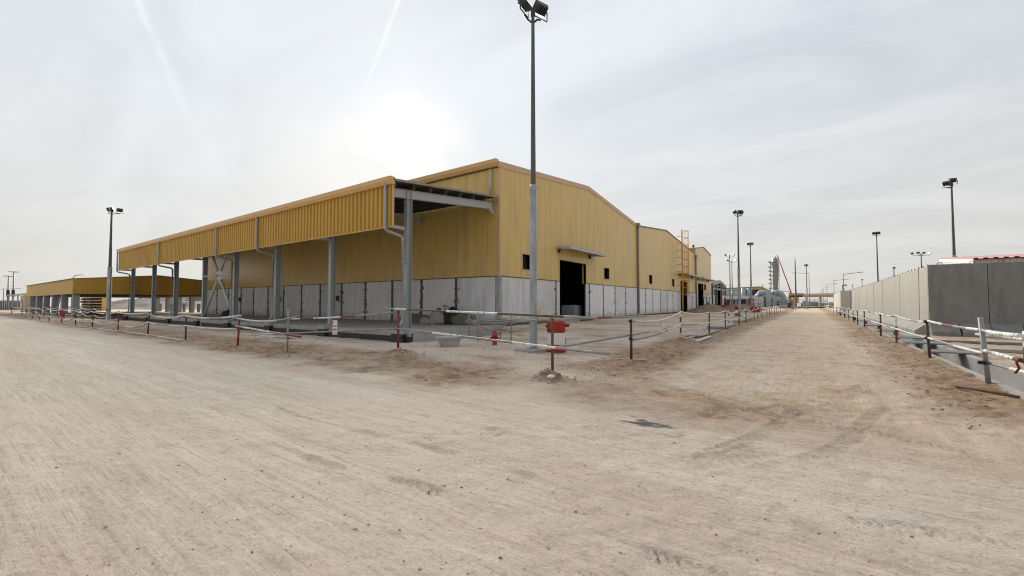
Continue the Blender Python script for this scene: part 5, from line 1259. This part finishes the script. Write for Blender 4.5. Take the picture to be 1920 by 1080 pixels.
def excavator(label, x, y, s=1.0, z=0.0):
    t = thing('mini_excavator', label, 'excavator', (x, y, z))
    for dx in (0, 1.2):
        tr = MB(); tr.prism([(y - 1.3, z + 0.1), (y - 1.45, z + 0.3), (y - 1.3, z + 0.5), (y + 1.3, z + 0.5), (y + 1.45, z + 0.3), (y + 1.3, z + 0.1), (y + 1.15, z), (y - 1.15, z)], 'x', x - 0.8 + dx, x - 0.4 + dx); tr.build('track', 'black', t)
    MB().prism([(y - 0.9, z + 0.55), (y - 0.9, z + 0.95), (y + 0.2, z + 1.0), (y + 0.4, z + 1.35), (y + 1.2, z + 1.3), (y + 1.35, z + 0.6)], 'x', x - 0.7, x + 0.7).build('body', 'mach_red', t)
    MB().prism([(y + 0.0, z + 1.0), (y + 0.45, z + 1.0), (y + 0.55, z + 1.6), (y + 0.42, z + 1.6), (y + 0.32, z + 1.12), (y, z + 1.12)], 'x', x - 0.3, x + 0.3).build('seat', 'black', t)
    MB().prism([(y - 0.9, z + 0.75), (y - 2.2, z + 2.35), (y - 2.45, z + 2.5), (y - 3.0, z + 2.3), (y - 2.95, z + 2.15), (y - 2.4, z + 2.2), (y - 0.75, z + 0.6)], 'x', x - 0.14, x + 0.14).build('boom', 'mach_red', t)
    MB().prism([(y - 2.85, z + 2.4), (y - 3.15, z + 2.3), (y - 3.5, z + 0.85), (y - 3.3, z + 0.85)], 'x', x - 0.11, x + 0.11).build('arm', 'mach_red', t)
    MB().prism([(y - 3.55, z + 0.95), (y - 3.2, z + 0.95), (y - 2.9, z + 0.5), (y - 3.1, z + 0.15), (y - 3.6, z + 0.25), (y - 3.75, z + 0.6)], 'x', x - 0.4, x + 0.4).build('bucket', 'mach_red', t)
    b = MB(); b.box(x - 0.9, x + 0.9, y - 1.9, y - 1.82, z + 0.05, z + 0.45); b.build('blade', 'mach_red', t)
excavator('red mini excavator with bent boom in front of the steel frame building', -15.3, 103.5, z=0.3)
excavator('second red excavator partly hidden behind the roadside mast', -12.3, 120.0, z=0.5)
o = MB().prism([(-8.6, 0.0), (-7.4, 0.0), (-7.2, 0.9), (-8.8, 0.9)], 'y', 84.0, 86.0); o.prism([(-8.5, 0.9), (-7.5, 0.9), (-7.45, 0.95), (-8.55, 0.95)], 'y', 84.1, 85.9)
o = recentre(o.build('red_skip', 'mach_red')); tag(o, 'small red tapered skip behind the roadside barrier', 'skip')

# ------------------------------------------------------------------ silver ducts and far plant
DU = thing('silver_duct', 'large silver wrapped ducts with elbows at the far end of the row', 'ducting', (-12, 148, 0))
def arc(c, r, a0, a1, plane, n=8):
    out = []
    for i in range(n + 1):
        a = R(a0 + (a1 - a0) * i / n); u, w = math.cos(a) * r, math.sin(a) * r
        out.append((c[0] + u, c[1], c[2] + w) if plane == 'xz' else (c[0], c[1] + u, c[2] + w))
    return out
def duct(name, pts, r, mat='silver'):
    o = MB().tube(pts, r, 16).build(name, mat, DU)
    P = [Vector(p) for p in pts]; L2 = 0; last = -9
    for a, b in zip(P, P[1:]):
        n2 = max(1, int((b - a).length / 0.7)); t2 = (b - a).normalized()
        for k2 in range(n2):
            p = a.lerp(b, (k2 + 0.5) / n2); MB().tube([p - t2 * 0.035, p + t2 * 0.035], r * 1.035, 16).build('seam_band', 'soffit', o)
duct('vertical_duct', [(-21.6, 148, 2.8), (-21.6, 148, 6.0)], 0.95)
duct('vertical_duct', [(-19.9, 150, 2.8), (-19.9, 150, 6.0)], 0.85)
duct('vertical_duct', [(-16.9, 147, 2.8), (-16.9, 147, 6.1)], 0.75)
duct('vertical_duct', [(-15.4, 147, 2.8), (-15.4, 147, 6.1)], 0.70)
MB().box(-22.6, -12.2, 145.5, 147.5, 2.9, 3.9).build('long_casing', 'silver_w', DU)
duct('elbow_duct', [(-13.0, 144, 1.0), (-13.0, 144, 3.2)] + arc((-11.6, 144, 3.2), 1.4, 180, 90, 'xz')[1:] + [(-9.6, 144, 4.6)], 0.85)
MB().box(-12.9, -11.2, 139, 142, 0.5, 3.4).build('casing', 'silver_w', DU)
MB().box(-14.6, -12.6, 138, 141, 0.4, 2.2).build('casing', 'silver_w', DU)
MB().box(-10.8, -9.5, 142, 143.3, 0.4, 5.4).build('square_duct', 'silver', DU)
duct('elbow_duct', [(-9.6, 146, 4.6), (-8.4, 146, 4.6)] + arc((-8.4, 146, 3.0), 1.6, 90, 0, 'xz')[1:] + [(-6.8, 146, 0.4)], 0.85)
for x in (-14.2, -12.2, -11.0, -9.2, -8.0, -6.2): MB().box(x - 0.06, x + 0.06, 137.5, 137.62, 0, 3.6 + (x * 7 % 2)).build('scaffold_standard', 'process', DU)
for z in (1.4, 2.6, 3.4): MB().box(-14.4, -6.0, 137.38, 137.5, z, z + 0.10).build('scaffold_ledger', 'process', DU)
MB().box(-9.4, -6.9, 149, 151, 2.2, 5.3).build('casing', 'silver', DU)
MB().box(-7.5, -5.7, 141, 143, 0.2, 2.6).build('casing', 'process', DU)
for x in (-22, -19, -16, -13.5):
    for y in (145.7, 147.3): MB().box(x - 0.15, x + 0.15, y - 0.15, y + 0.15, 0, 2.9).build('support_leg', 'process', DU)
MB().box(-22.5, -12.5, 146, 147, 1.2, 1.4).build('pipe_tray', 'soffit', DU)
FY = thing('far_shed', 'far ochre shed roof showing behind the silver ducts', 'shed', (-25, 195, 0))
m = MB(); m.prism([(-34, 3.9), (-34, 7.3), (-16.2, 7.9), (-13.6, 6.3), (-13.6, 3.9)], 'y', 190, 215); m.build('body', 'far_yellow', FY)
m = MB(); m.prism([(-34.3, 7.32), (-34.3, 7.5), (-16.2, 8.1), (-13.2, 6.4), (-13.4, 6.25), (-16.2, 7.92)], 'y', 189.6, 215.4); m.build('roof', 'roof', FY)
MB().box(-34, -13.6, 191, 214, 0, 3.9).build('shade_backing', 'dark', FY)  # dark box added as backing: shade below the ducts put into colour
MB().box(-22.0, -16.8, 189.9, 190.02, 3.2, 6.9).build('painted_dark_opening', 'dark', FY)  # solid dark slab on the face, shade of an opening painted in
TW = thing('process_column', 'tall slender process column with ladders and platforms on the skyline', 'process column', (-17.8, 300, 0))
MB().lathe([(1.35, 0), (1.35, 13), (1.5, 14), (1.5, 24), (1.3, 25), (1.3, 28.2), (1.0, 28.9), (0.3, 29.2)], (-17.6, 300, 0), 18).build('vessel', 'process', TW)
for z in (7, 10, 13, 15.5, 18, 20.5, 23, 26):
    mm = MB(); mm.lathe([(2.3, z), (2.3, z + 0.25)], (-17.9, 299.8, 0), 10, smooth=False); pl = mm.build('platform', 'process', TW)
    MB().box(-20.9, -19.6, 298.5, 300, z, z + 0.9).build('guard_rail', 'process', pl)
MB().tube([(-17.6, 300, 28.6), (-17.0, 300, 30.4), (-16.0, 299.5, 30.0), (-15.7, 299.5, 22), (-15.7, 299.5, 3)], 0.35, 8).build('vapour_line', 'silver_w', TW)
MB().tube([(-19.9, 299.5, 2), (-19.9, 299.5, 27)], 0.3, 6).build('riser_pipe', 'process', TW)
MB().lathe([(1.9, 24.2), (1.9, 26.5)], (-17.6, 300, 0), 12).build('top_cage', 'process', TW)
CR = thing('mobile_crane', 'red boom of a mobile crane leaning beside the process column', 'crane', (-7.6, 262, 0))
d = Vector((-14.25 + 7.4, 0, 26.8 - 3.0))
MB().obox((-7.6, 262, 1.4), (1.3, 0, 0), (0, 4.0, 0), (0, 0, 0.7)).build('carrier', 'mach_red', CR)
MB().obox((-7.4, 262, 2.7), (1.0, 0, 0), (0, 1.6, 0), (0, 0, 0.7)).build('cab', 'dirty_yellow', CR)
for y in (259.2, 260.8, 263.4, 265): MB().tube([(-9.0, y, 0.6), (-6.2, y, 0.6)], 0.6, 12).build('wheel', 'black', CR)
for a, b, r in ((0, 0.45, 0.32), (0.45, 0.84, 0.25), (0.84, 1.0, 0.15)):
    p = Vector((-7.4, 262, 3.0)) + d * a; q = Vector((-7.4, 262, 3.0)) + d * b
    MB().tube([p, q], r, 6).build('boom_section', 'mach_red', CR)
ML = thing('lightning_mast', 'slim plain mast standing left of the road end', 'mast', (-4.25, 170, 0))
MB().lathe([(0.26, 0), (0.22, 8), (0.13, 16.2)], (-4.25, 170, 0), 8, smooth=False).build('pole', 'pole_dark', ML); MB().lathe([(0.05, 16.2), (0.03, 18.6)], (-4.25, 170, 0), 6).build('rod', 'tube_grey', ML)
MB().box(-4.75, -3.75, 169.5, 170.5, -0.1, 0.4).build('footing', 'concrete', ML)
BR = thing('pipe_bridge', 'tan pipe bridge crossing the far end of the road', 'pipe bridge', (0, 231, 0))
MB().box(-2.8, 14.0, 229, 233, 4.2, 5.35).build('deck_beam', 'tan', BR)
MB().box(-8.2, -2.8, 227, 232, 5.0, 6.0).build('ochre_beam', 'orange_tan', BR); MB().box(-8.0, -3.0, 227.2, 232, 4.3, 4.95).build('underside', 'dark', BR)
for x in (-6.5, -1.8, 3.2, 8.2, 13): MB().box(x - 0.4, x + 0.4, 230, 232, 0, 4.6).build('pier', 'tan', BR)
MB().box(-7.0, -4.6, 226.8, 228, 1.6, 4.2).build('stair_casing', 'orange_tan', BR)
for k, (z, y) in enumerate(((5.55, 230), (5.6, 231.2), (5.55, 232.3))): MB().tube([(-8, y, z + 0.1), (14, y, z + 0.1)], 0.16, 8).build('pipe', 'tube_grey', BR)
# gate and mesh fence across the road end
GT = thing('mesh_gate', 'grey mesh gate and fence closing the road end', 'gate', (0, 176, 0))
for x in np.arange(-3.6, 4.0, 1.5): MB().tube([(x, 176, 0), (x, 176, 3.0)], 0.06, 6).build('gate_post', 'tube_grey', GT)
for z in (0.25, 1.5, 2.9): MB().tube([(-3.6, 176, z), (3.9, 176, z)], 0.045, 6).build('gate_rail', 'tube_grey', GT)
m = MB()
for x in np.arange(-3.6, 3.95, 0.12): m.tube([(x, 176.03, 0.25), (x, 176.03, 2.9)], 0.012, 4)
for z in np.arange(0.3, 2.9, 0.18): m.tube([(-3.6, 176.05, z), (3.9, 176.05, z)], 0.012, 4)
m.build('mesh_infill', 'tube_grey', GT, 'stuff')
o = MB().box(-9.3, 3.6, 171.0, 171.5, -0.1, 0.32).build('road_hump', 'black'); recentre(o); tag(o, 'dark low kerb laid across the far end of the road', 'kerb')
o = thing('steel_skid', 'dark open steel skid frame at the left of the road end', 'skid', (-6, 152, 0))
for x in (-7.3, -5.9, -4.6):
    for y in (150, 153): MB().box(x - 0.08, x + 0.08, y - 0.08, y + 0.08, 0, 2.3).build('upright', 'process', o)
MB().box(-7.4, -4.5, 149.8, 153.2, 2.3, 2.5).build('top_frame', 'process', o); MB().box(-7.4, -4.5, 149.8, 153.2, 0.1, 0.35).build('base_frame', 'process', o)
MB().box(-7.0, -5.0, 150.6, 152.6, 0.35, 1.7).build('machine_casing', 'seal', o)
MB().tube([(-7.3, 149.9, 0.3), (-5.9, 149.9, 2.3)], 0.06, 6).build('diagonal', 'process', o); MB().tube([(-4.6, 149.9, 0.3), (-5.9, 149.9, 2.3)], 0.06, 6).build('diagonal', 'process', o)
# far plant masses on the horizon beyond the gate
rnd = random.Random(4)
def plant_block(label, x, y, w, h, n, mats):
    t = thing('plant_unit', label, 'plant unit', (x, y, 0))
    for i in range(n):
        xx = x + rnd.uniform(-w, w); hh = h * rnd.uniform(0.4, 1.0); ww = rnd.uniform(0.3, 1.2)
        MB().box(xx - ww, xx + ww, y + rnd.uniform(-2, 0) + i * 0.37, y + 2 + i * 0.37, 0, hh).build('equipment', rnd.choice(mats), t)
    for i in range(n // 2):
        z = h * rnd.uniform(0.3, 1.0); MB().tube([(x - w, y - 2.3 - 0.2 * i, z), (x + w, y - 2.3 - 0.2 * i, z)], 0.15, 6).build('pipe', 'tube_grey', t)
plant_block('grey pipes and equipment beyond the mesh gate', 1.5, 255, 5.0, 2.6, 14, ('process', 'soffit', 'tube_grey', 'process'))
plant_block('dark pipe rack clutter right of the silver ducts', -13.0, 268, 4.0, 8.2, 12, ('process', 'soffit', 'process'))
plant_block('low coloured site clutter right of the mesh gate', 7.0, 178, 2.0, 2.0, 9, ('dirty_yellow', 'process', 'tan', 'tube_grey'))
plant_block('pale far plant stacks left of the process column', -24.0, 330, 2.5, 9.0, 8, ('process', 'soffit'))
for k, (x, y, h) in enumerate(((-24.6, 300, 13.2), (-27.4, 310, 11.2))):
    t = thing('vent_stack', ['slim vent stack just left of the process column', 'shorter vent stack left of the slim one'][k], 'stack', (x, y, 0))
    MB().lathe([(0.35, 0), (0.3, h)], (x, y, 0), 8).build('pipe', 'process', t); MB().lathe([(0.9, h - 2.0), (0.9, h - 1.6)], (x, y, 0), 8).build('collar', 'process', t)
t = thing('exhaust_tower', 'pale lattice exhaust tower rising behind the steel frame building', 'tower', (-24, 118, 0))
MB().lathe([(0.8, 0), (0.7, 8.6), (0.9, 8.8), (0.9, 9.8), (0.5, 10.0)], (-24.0, 119, 0), 10).build('stack', 'process', t); MB().box(-25.2, -23, 118.5, 119.6, 7.0, 7.2).build('platform', 'process', t)
mast('floodlight_mast', 'slim mast beside the exhaust tower behind the steel frame building', -26.3, 119.0, [(-0.2, 0, 0, R(150), R(-30))], 11.4, 0.12, base=False)

# street lamps with long arms
def street_lamp(label, x, y, h, arm, r=0.13):
    t = thing('street_lamp', label, 'street lamp', (x, y, 0), 'long armed street lamps at the road end')
    MB().lathe([(r, 0), (r * 0.6, h)], (x, y, 0), 8, smooth=False).build('pole', 'tube_grey', t)
    MB().tube([(x, y, h - 0.1), (x + arm, y, h + 0.25)], 0.07, 6).build('arm', 'tube_grey', t)
    MB().obox((x + arm, y, h + 0.26), (0.45, 0, 0.03), (0, 0.14, 0), (0, 0, 0.06)).build('lamp_head', 'lamp', t)
for k, (x, y, h, arm) in enumerate(((-0.55, 172, 11.6, -4.3), (6.3, 128, 8.6, 3.3), (6.0, 172, 9.0, 3.6), (5.6, 232, 9.9, 3.4), (5.6, 300, 10.5, 3.4), (5.6, 360, 10.8, 3.4))):
    street_lamp(['street lamp with its long arm to the left near the gate', 'nearest street lamp with its arm to the right above the far wall row', 'second street lamp with its arm to the right above the far wall row', 'third street lamp, faint above the pipe bridge', 'fourth street lamp, small beyond the pipe bridge', 'farthest street lamp, tiny beyond the pipe bridge'][k], x, y, h, arm)
t = thing('camera_post', 'short dark post above the far wall row between two street lamps', 'post', (7.0, 145, 0))
MB().lathe([(0.22, 0), (0.22, 6.6)], (7.0, 145, 0), 8).build('pole', 'pole_dark', t); MB().box(6.8, 7.9, 144.8, 145.2, 6.3, 6.6).build('arm', 'pole_dark', t)

# ------------------------------------------------------------------ open yellow shed at the left
SH = thing('open_shed', 'open sided shed with yellow fascia on grey columns at the left', 'shed', (-71.5, 10.6, 0))
sx0, sx1, sy0, sy1, sym = -108.5, -71.5, 10.6, 27.4, 18.6
for a in np.arange(sx0, sx1 - 0.1, 1.85):
    MB().box(a + 0.006, a + 1.844, sy0 - 0.06, sy0, 2.72, 4.50).build('fascia_panel', 'fascia', SH)
sh_top = lambda y: 4.52 + (y - sy0) / (sym - sy0) * 0.78 if y < sym else 5.30 - (y - sym) / (sy1 - sym) * 0.78
fs_ = Frame('y', sx1)
n = 14
for i in range(n):
    a = sy0 + (sy1 - sy0) * i / n; b = sy0 + (sy1 - sy0) * (i + 1) / n
    mb = MB()
    for p in wall_pieces(a + 0.006, b - 0.006, [], 2.74, sh_top): fs_.piece(mb, *p, 0, 0.06)
    mb.build('gable_panel', 'fascia', SH)
for a, b in ((sy0 - 0.25, sym), (sym, sy1 + 0.25)):
    za, zb = sh_top(a) + 0.01, sh_top(b) + 0.01
    m = MB(); m.hexa([(sx0 - 0.6, a, za), (sx1 + 0.12, a, za), (sx1 + 0.12, b, zb), (sx0 - 0.6, b, zb), (sx0 - 0.6, a, za + 0.06), (sx1 + 0.12, a, za + 0.06), (sx1 + 0.12, b, zb + 0.06), (sx0 - 0.6, b, zb + 0.06)]); m.build('roof', 'roof', SH)
MB().box(sx0, sx1, sy1, sy1 + 0.06, 2.74, 4.5).build('rear_fascia', 'fascia', SH)
MB().box(sx0 - 0.06, sx0, sy0, sy1, 2.74, 4.5).build('end_fascia', 'fascia', SH)
MB().box(sx0 + 0.2, sx1 - 0.05, sy0 + 0.2, sy1 - 0.2, 2.66, 2.72).build('ceiling', 'dark', SH)
for x in (-105.3, -98.3, -92.0, -85.3, -78.8, -72.1): MB().box(x - 0.38, x + 0.38, sy0 + 0.02, sy0 + 0.62, 0, 2.70).build('column', 'column_c', SH)
for x in (-104.5, -98.5, -92.5, -86.5, -79.5): MB().box(x - 0.38, x + 0.38, sy1 - 0.6, sy1 - 0.02, 0, 2.70).build('column', 'concrete', SH)
for x in (-101, -95, -88.6, -82): MB().box(x - 0.3, x + 0.3, sy1 - 0.9, sy1 - 0.62, 0.1, 1.5).build('machine_box', 'process', SH)
MB().tube([(-84.6, 11.0, 0.1), (-82.5, 11.0, 2.4)], 0.09, 6).build('brace', 'light_steel', SH); MB().tube([(-79.4, 11.0, 0.1), (-82.0, 11.0, 2.4)], 0.09, 6).build('brace', 'light_steel', SH)
rnd = random.Random(11)
for k, (x, y, lab) in enumerate(((-83.5, 14.5, 'stack of pale bagged goods in the middle of the open shed'), (-90.0, 15.0, 'stack of pale bagged goods deep in the open shed'))):
    t = thing('goods_stack', lab, 'goods stack', (x, y, 0), 'bagged goods under the shed')
    for i in range(6): MB().box(x - 1.1 + rnd.uniform(-.1, .1), x + 1.1, y - 0.6 + rnd.uniform(-.1, .1), y + 0.6, 0.05 + i * 0.40, 0.05 + i * 0.40 + 0.30).build('bag_layer', 'bag' if i % 3 else 'tarp', t)
t = thing('traffic_barrier', 'red plastic traffic barrier before the open shed', 'traffic barrier', (-66.3, 9.0, 0))
m = MB(); m.prism([(-66.9, 0), (-66.7, 0.25), (-66.62, 0.85), (-66.0, 0.85), (-65.9, 0.25), (-65.7, 0)], 'y', 8.8, 9.2); m.build('body', 'hyd_red', t)
MB().box(-66.55, -66.05, 8.79, 8.80, 0.45, 0.7).build('stripe', 'white', t)
# far left background
heap('spoil_bank', 'long low grey brown spoil bank on the horizon behind the open shed', (-175, 50, 0), 60, 26, 4.2, 21, 'berm', 'spoil bank')
heap('spoil_bank', 'rounded spoil mound at the right end of the horizon bank', (-150, 50.5, 0), 16, 9, 4.2, 27, 'berm', 'spoil bank')
heap('spoil_bank', 'low reddish spoil ridge in the sand behind the canopy columns', (-118, 44, 0), 30, 5, 0.9, 33, 'dirt', 'spoil bank')
heap('spoil_bank', 'pale mound beside the grey plant at the far left', (-150, 15.8, 0), 9, 5, 2.0, 41, 'berm', 'spoil bank')
t = thing('site_office', 'pale yellow site building behind the open shed', 'building', (-128, 24, 0))
MB().box(-135, -124, 21.5, 24.2, 0, 3.3).build('wall', 'yellow_b', t); MB().box(-135.3, -123.7, 21.2, 24.5, 3.3, 3.5).build('roof', 'roof', t)
for x in (-133, -130.5, -128, -125.6): MB().box(x - 0.4, x + 0.4, 21.44, 21.498, 1.2, 2.2).build('window', 'glass', t)
t = thing('far_kiosk', 'small tan building left of the open shed', 'building', (-121, 12.3, 0))
MB().box(-124, -118, 11.3, 13.4, 0, 3.0).build('wall', 'tan', t); MB().box(-124.2, -117.8, 11.1, 13.6, 3.0, 3.2).build('roof', 'yellow', t)
for x in (-122.6, -121, -119.4): MB().box(x - 0.3, x + 0.3, 11.24, 11.298, 0.8, 2.4).build('window', 'glass', t)
t = thing('plant_enclosure', 'dark grey plant enclosure at the far left horizon', 'enclosure', (-165, 13.5, 0))
MB().box(-178, -150, 12.0, 16, 0, 2.2).build('wall', 'process', t)
for x in np.arange(-176, -150, 4.0): MB().box(x - 0.15, x + 0.15, 11.9, 11.999, 0, 2.3).build('post', 'seal', t)
for k, x in enumerate((-176, -170)): MB().lathe([(0.6, 0), (0.6, 4.2), (0.7, 4.3), (0.7, 5.2), (0.3, 5.4)], (x, 11.2, 0), 10).build('dark_stack', 'black', t)
t = thing('pipe_gantry', 'thin pipe gantry leading to the open shed at the far left', 'gantry', (-140, 12.4, 0))
MB().box(-158, -119, 12.2, 12.6, 3.3, 3.6).build('beam', 'process', t)
for x in (-156, -148, -140, -132, -124): MB().box(x - 0.12, x + 0.12, 12.3, 12.5, 0, 3.3).build('leg', 'process', t)
for k, (x, y, h) in enumerate(((-160, 12.55, 8.2), (-158, 13.2, 9.2))):
    t = thing('power_pole', ['left of the two cross armed power poles at the far left', 'right of the two cross armed power poles at the far left'][k], 'power pole', (x, y, 0), 'power poles at the far left')
    MB().lathe([(0.16, 0), (0.12, h)], (x, y, 0), 8).build('pole', 'tube_grey', t); MB().box(x - 0.06, x + 0.06, y - 0.85, y + 0.85, h - 0.1, h + 0.08).build('cross_arm', 'process', t)
    MB().lathe([(0.3, 3.2), (0.3, 4.8)], (x + 0.3, y, 0), 8).build('transformer', 'black', t)
t = thing('street_lamp', 'small curved street lamp behind the yellow shed roof', 'street lamp', (-114, 16.8, 0))
MB().tube([(-114, 16.7, 0), (-114, 16.7, 6.2), (-113.8, 17.0, 6.8), (-113.6, 17.6, 7.0)], 0.07, 6).build('pole', 'tube_grey', t); MB().obox((-113.5, 17.8, 6.98), (0.1, 0.3, 0), (0.1, -0.05, 0), (0, 0, 0.06)).build('lamp_head', 'tube_grey', t)
t = thing('catenary_line', 'distant power line with two thin poles at the left edge', 'power line', (-190, 11.5, 0))
for x, y in ((-190, 13.0), (-182, 13.5)): MB().lathe([(0.12, 0), (0.1, 5.6)], (x, y, 0), 6).build('pole', 'tube_grey', t)
MB().tube([(-230, 9.5, 6.6), (-190, 13.0, 5.6), (-182, 13.5, 5.5), (-160, 14.6, 5.2)], 0.06, 5).build('cable', 'tube_grey', t)
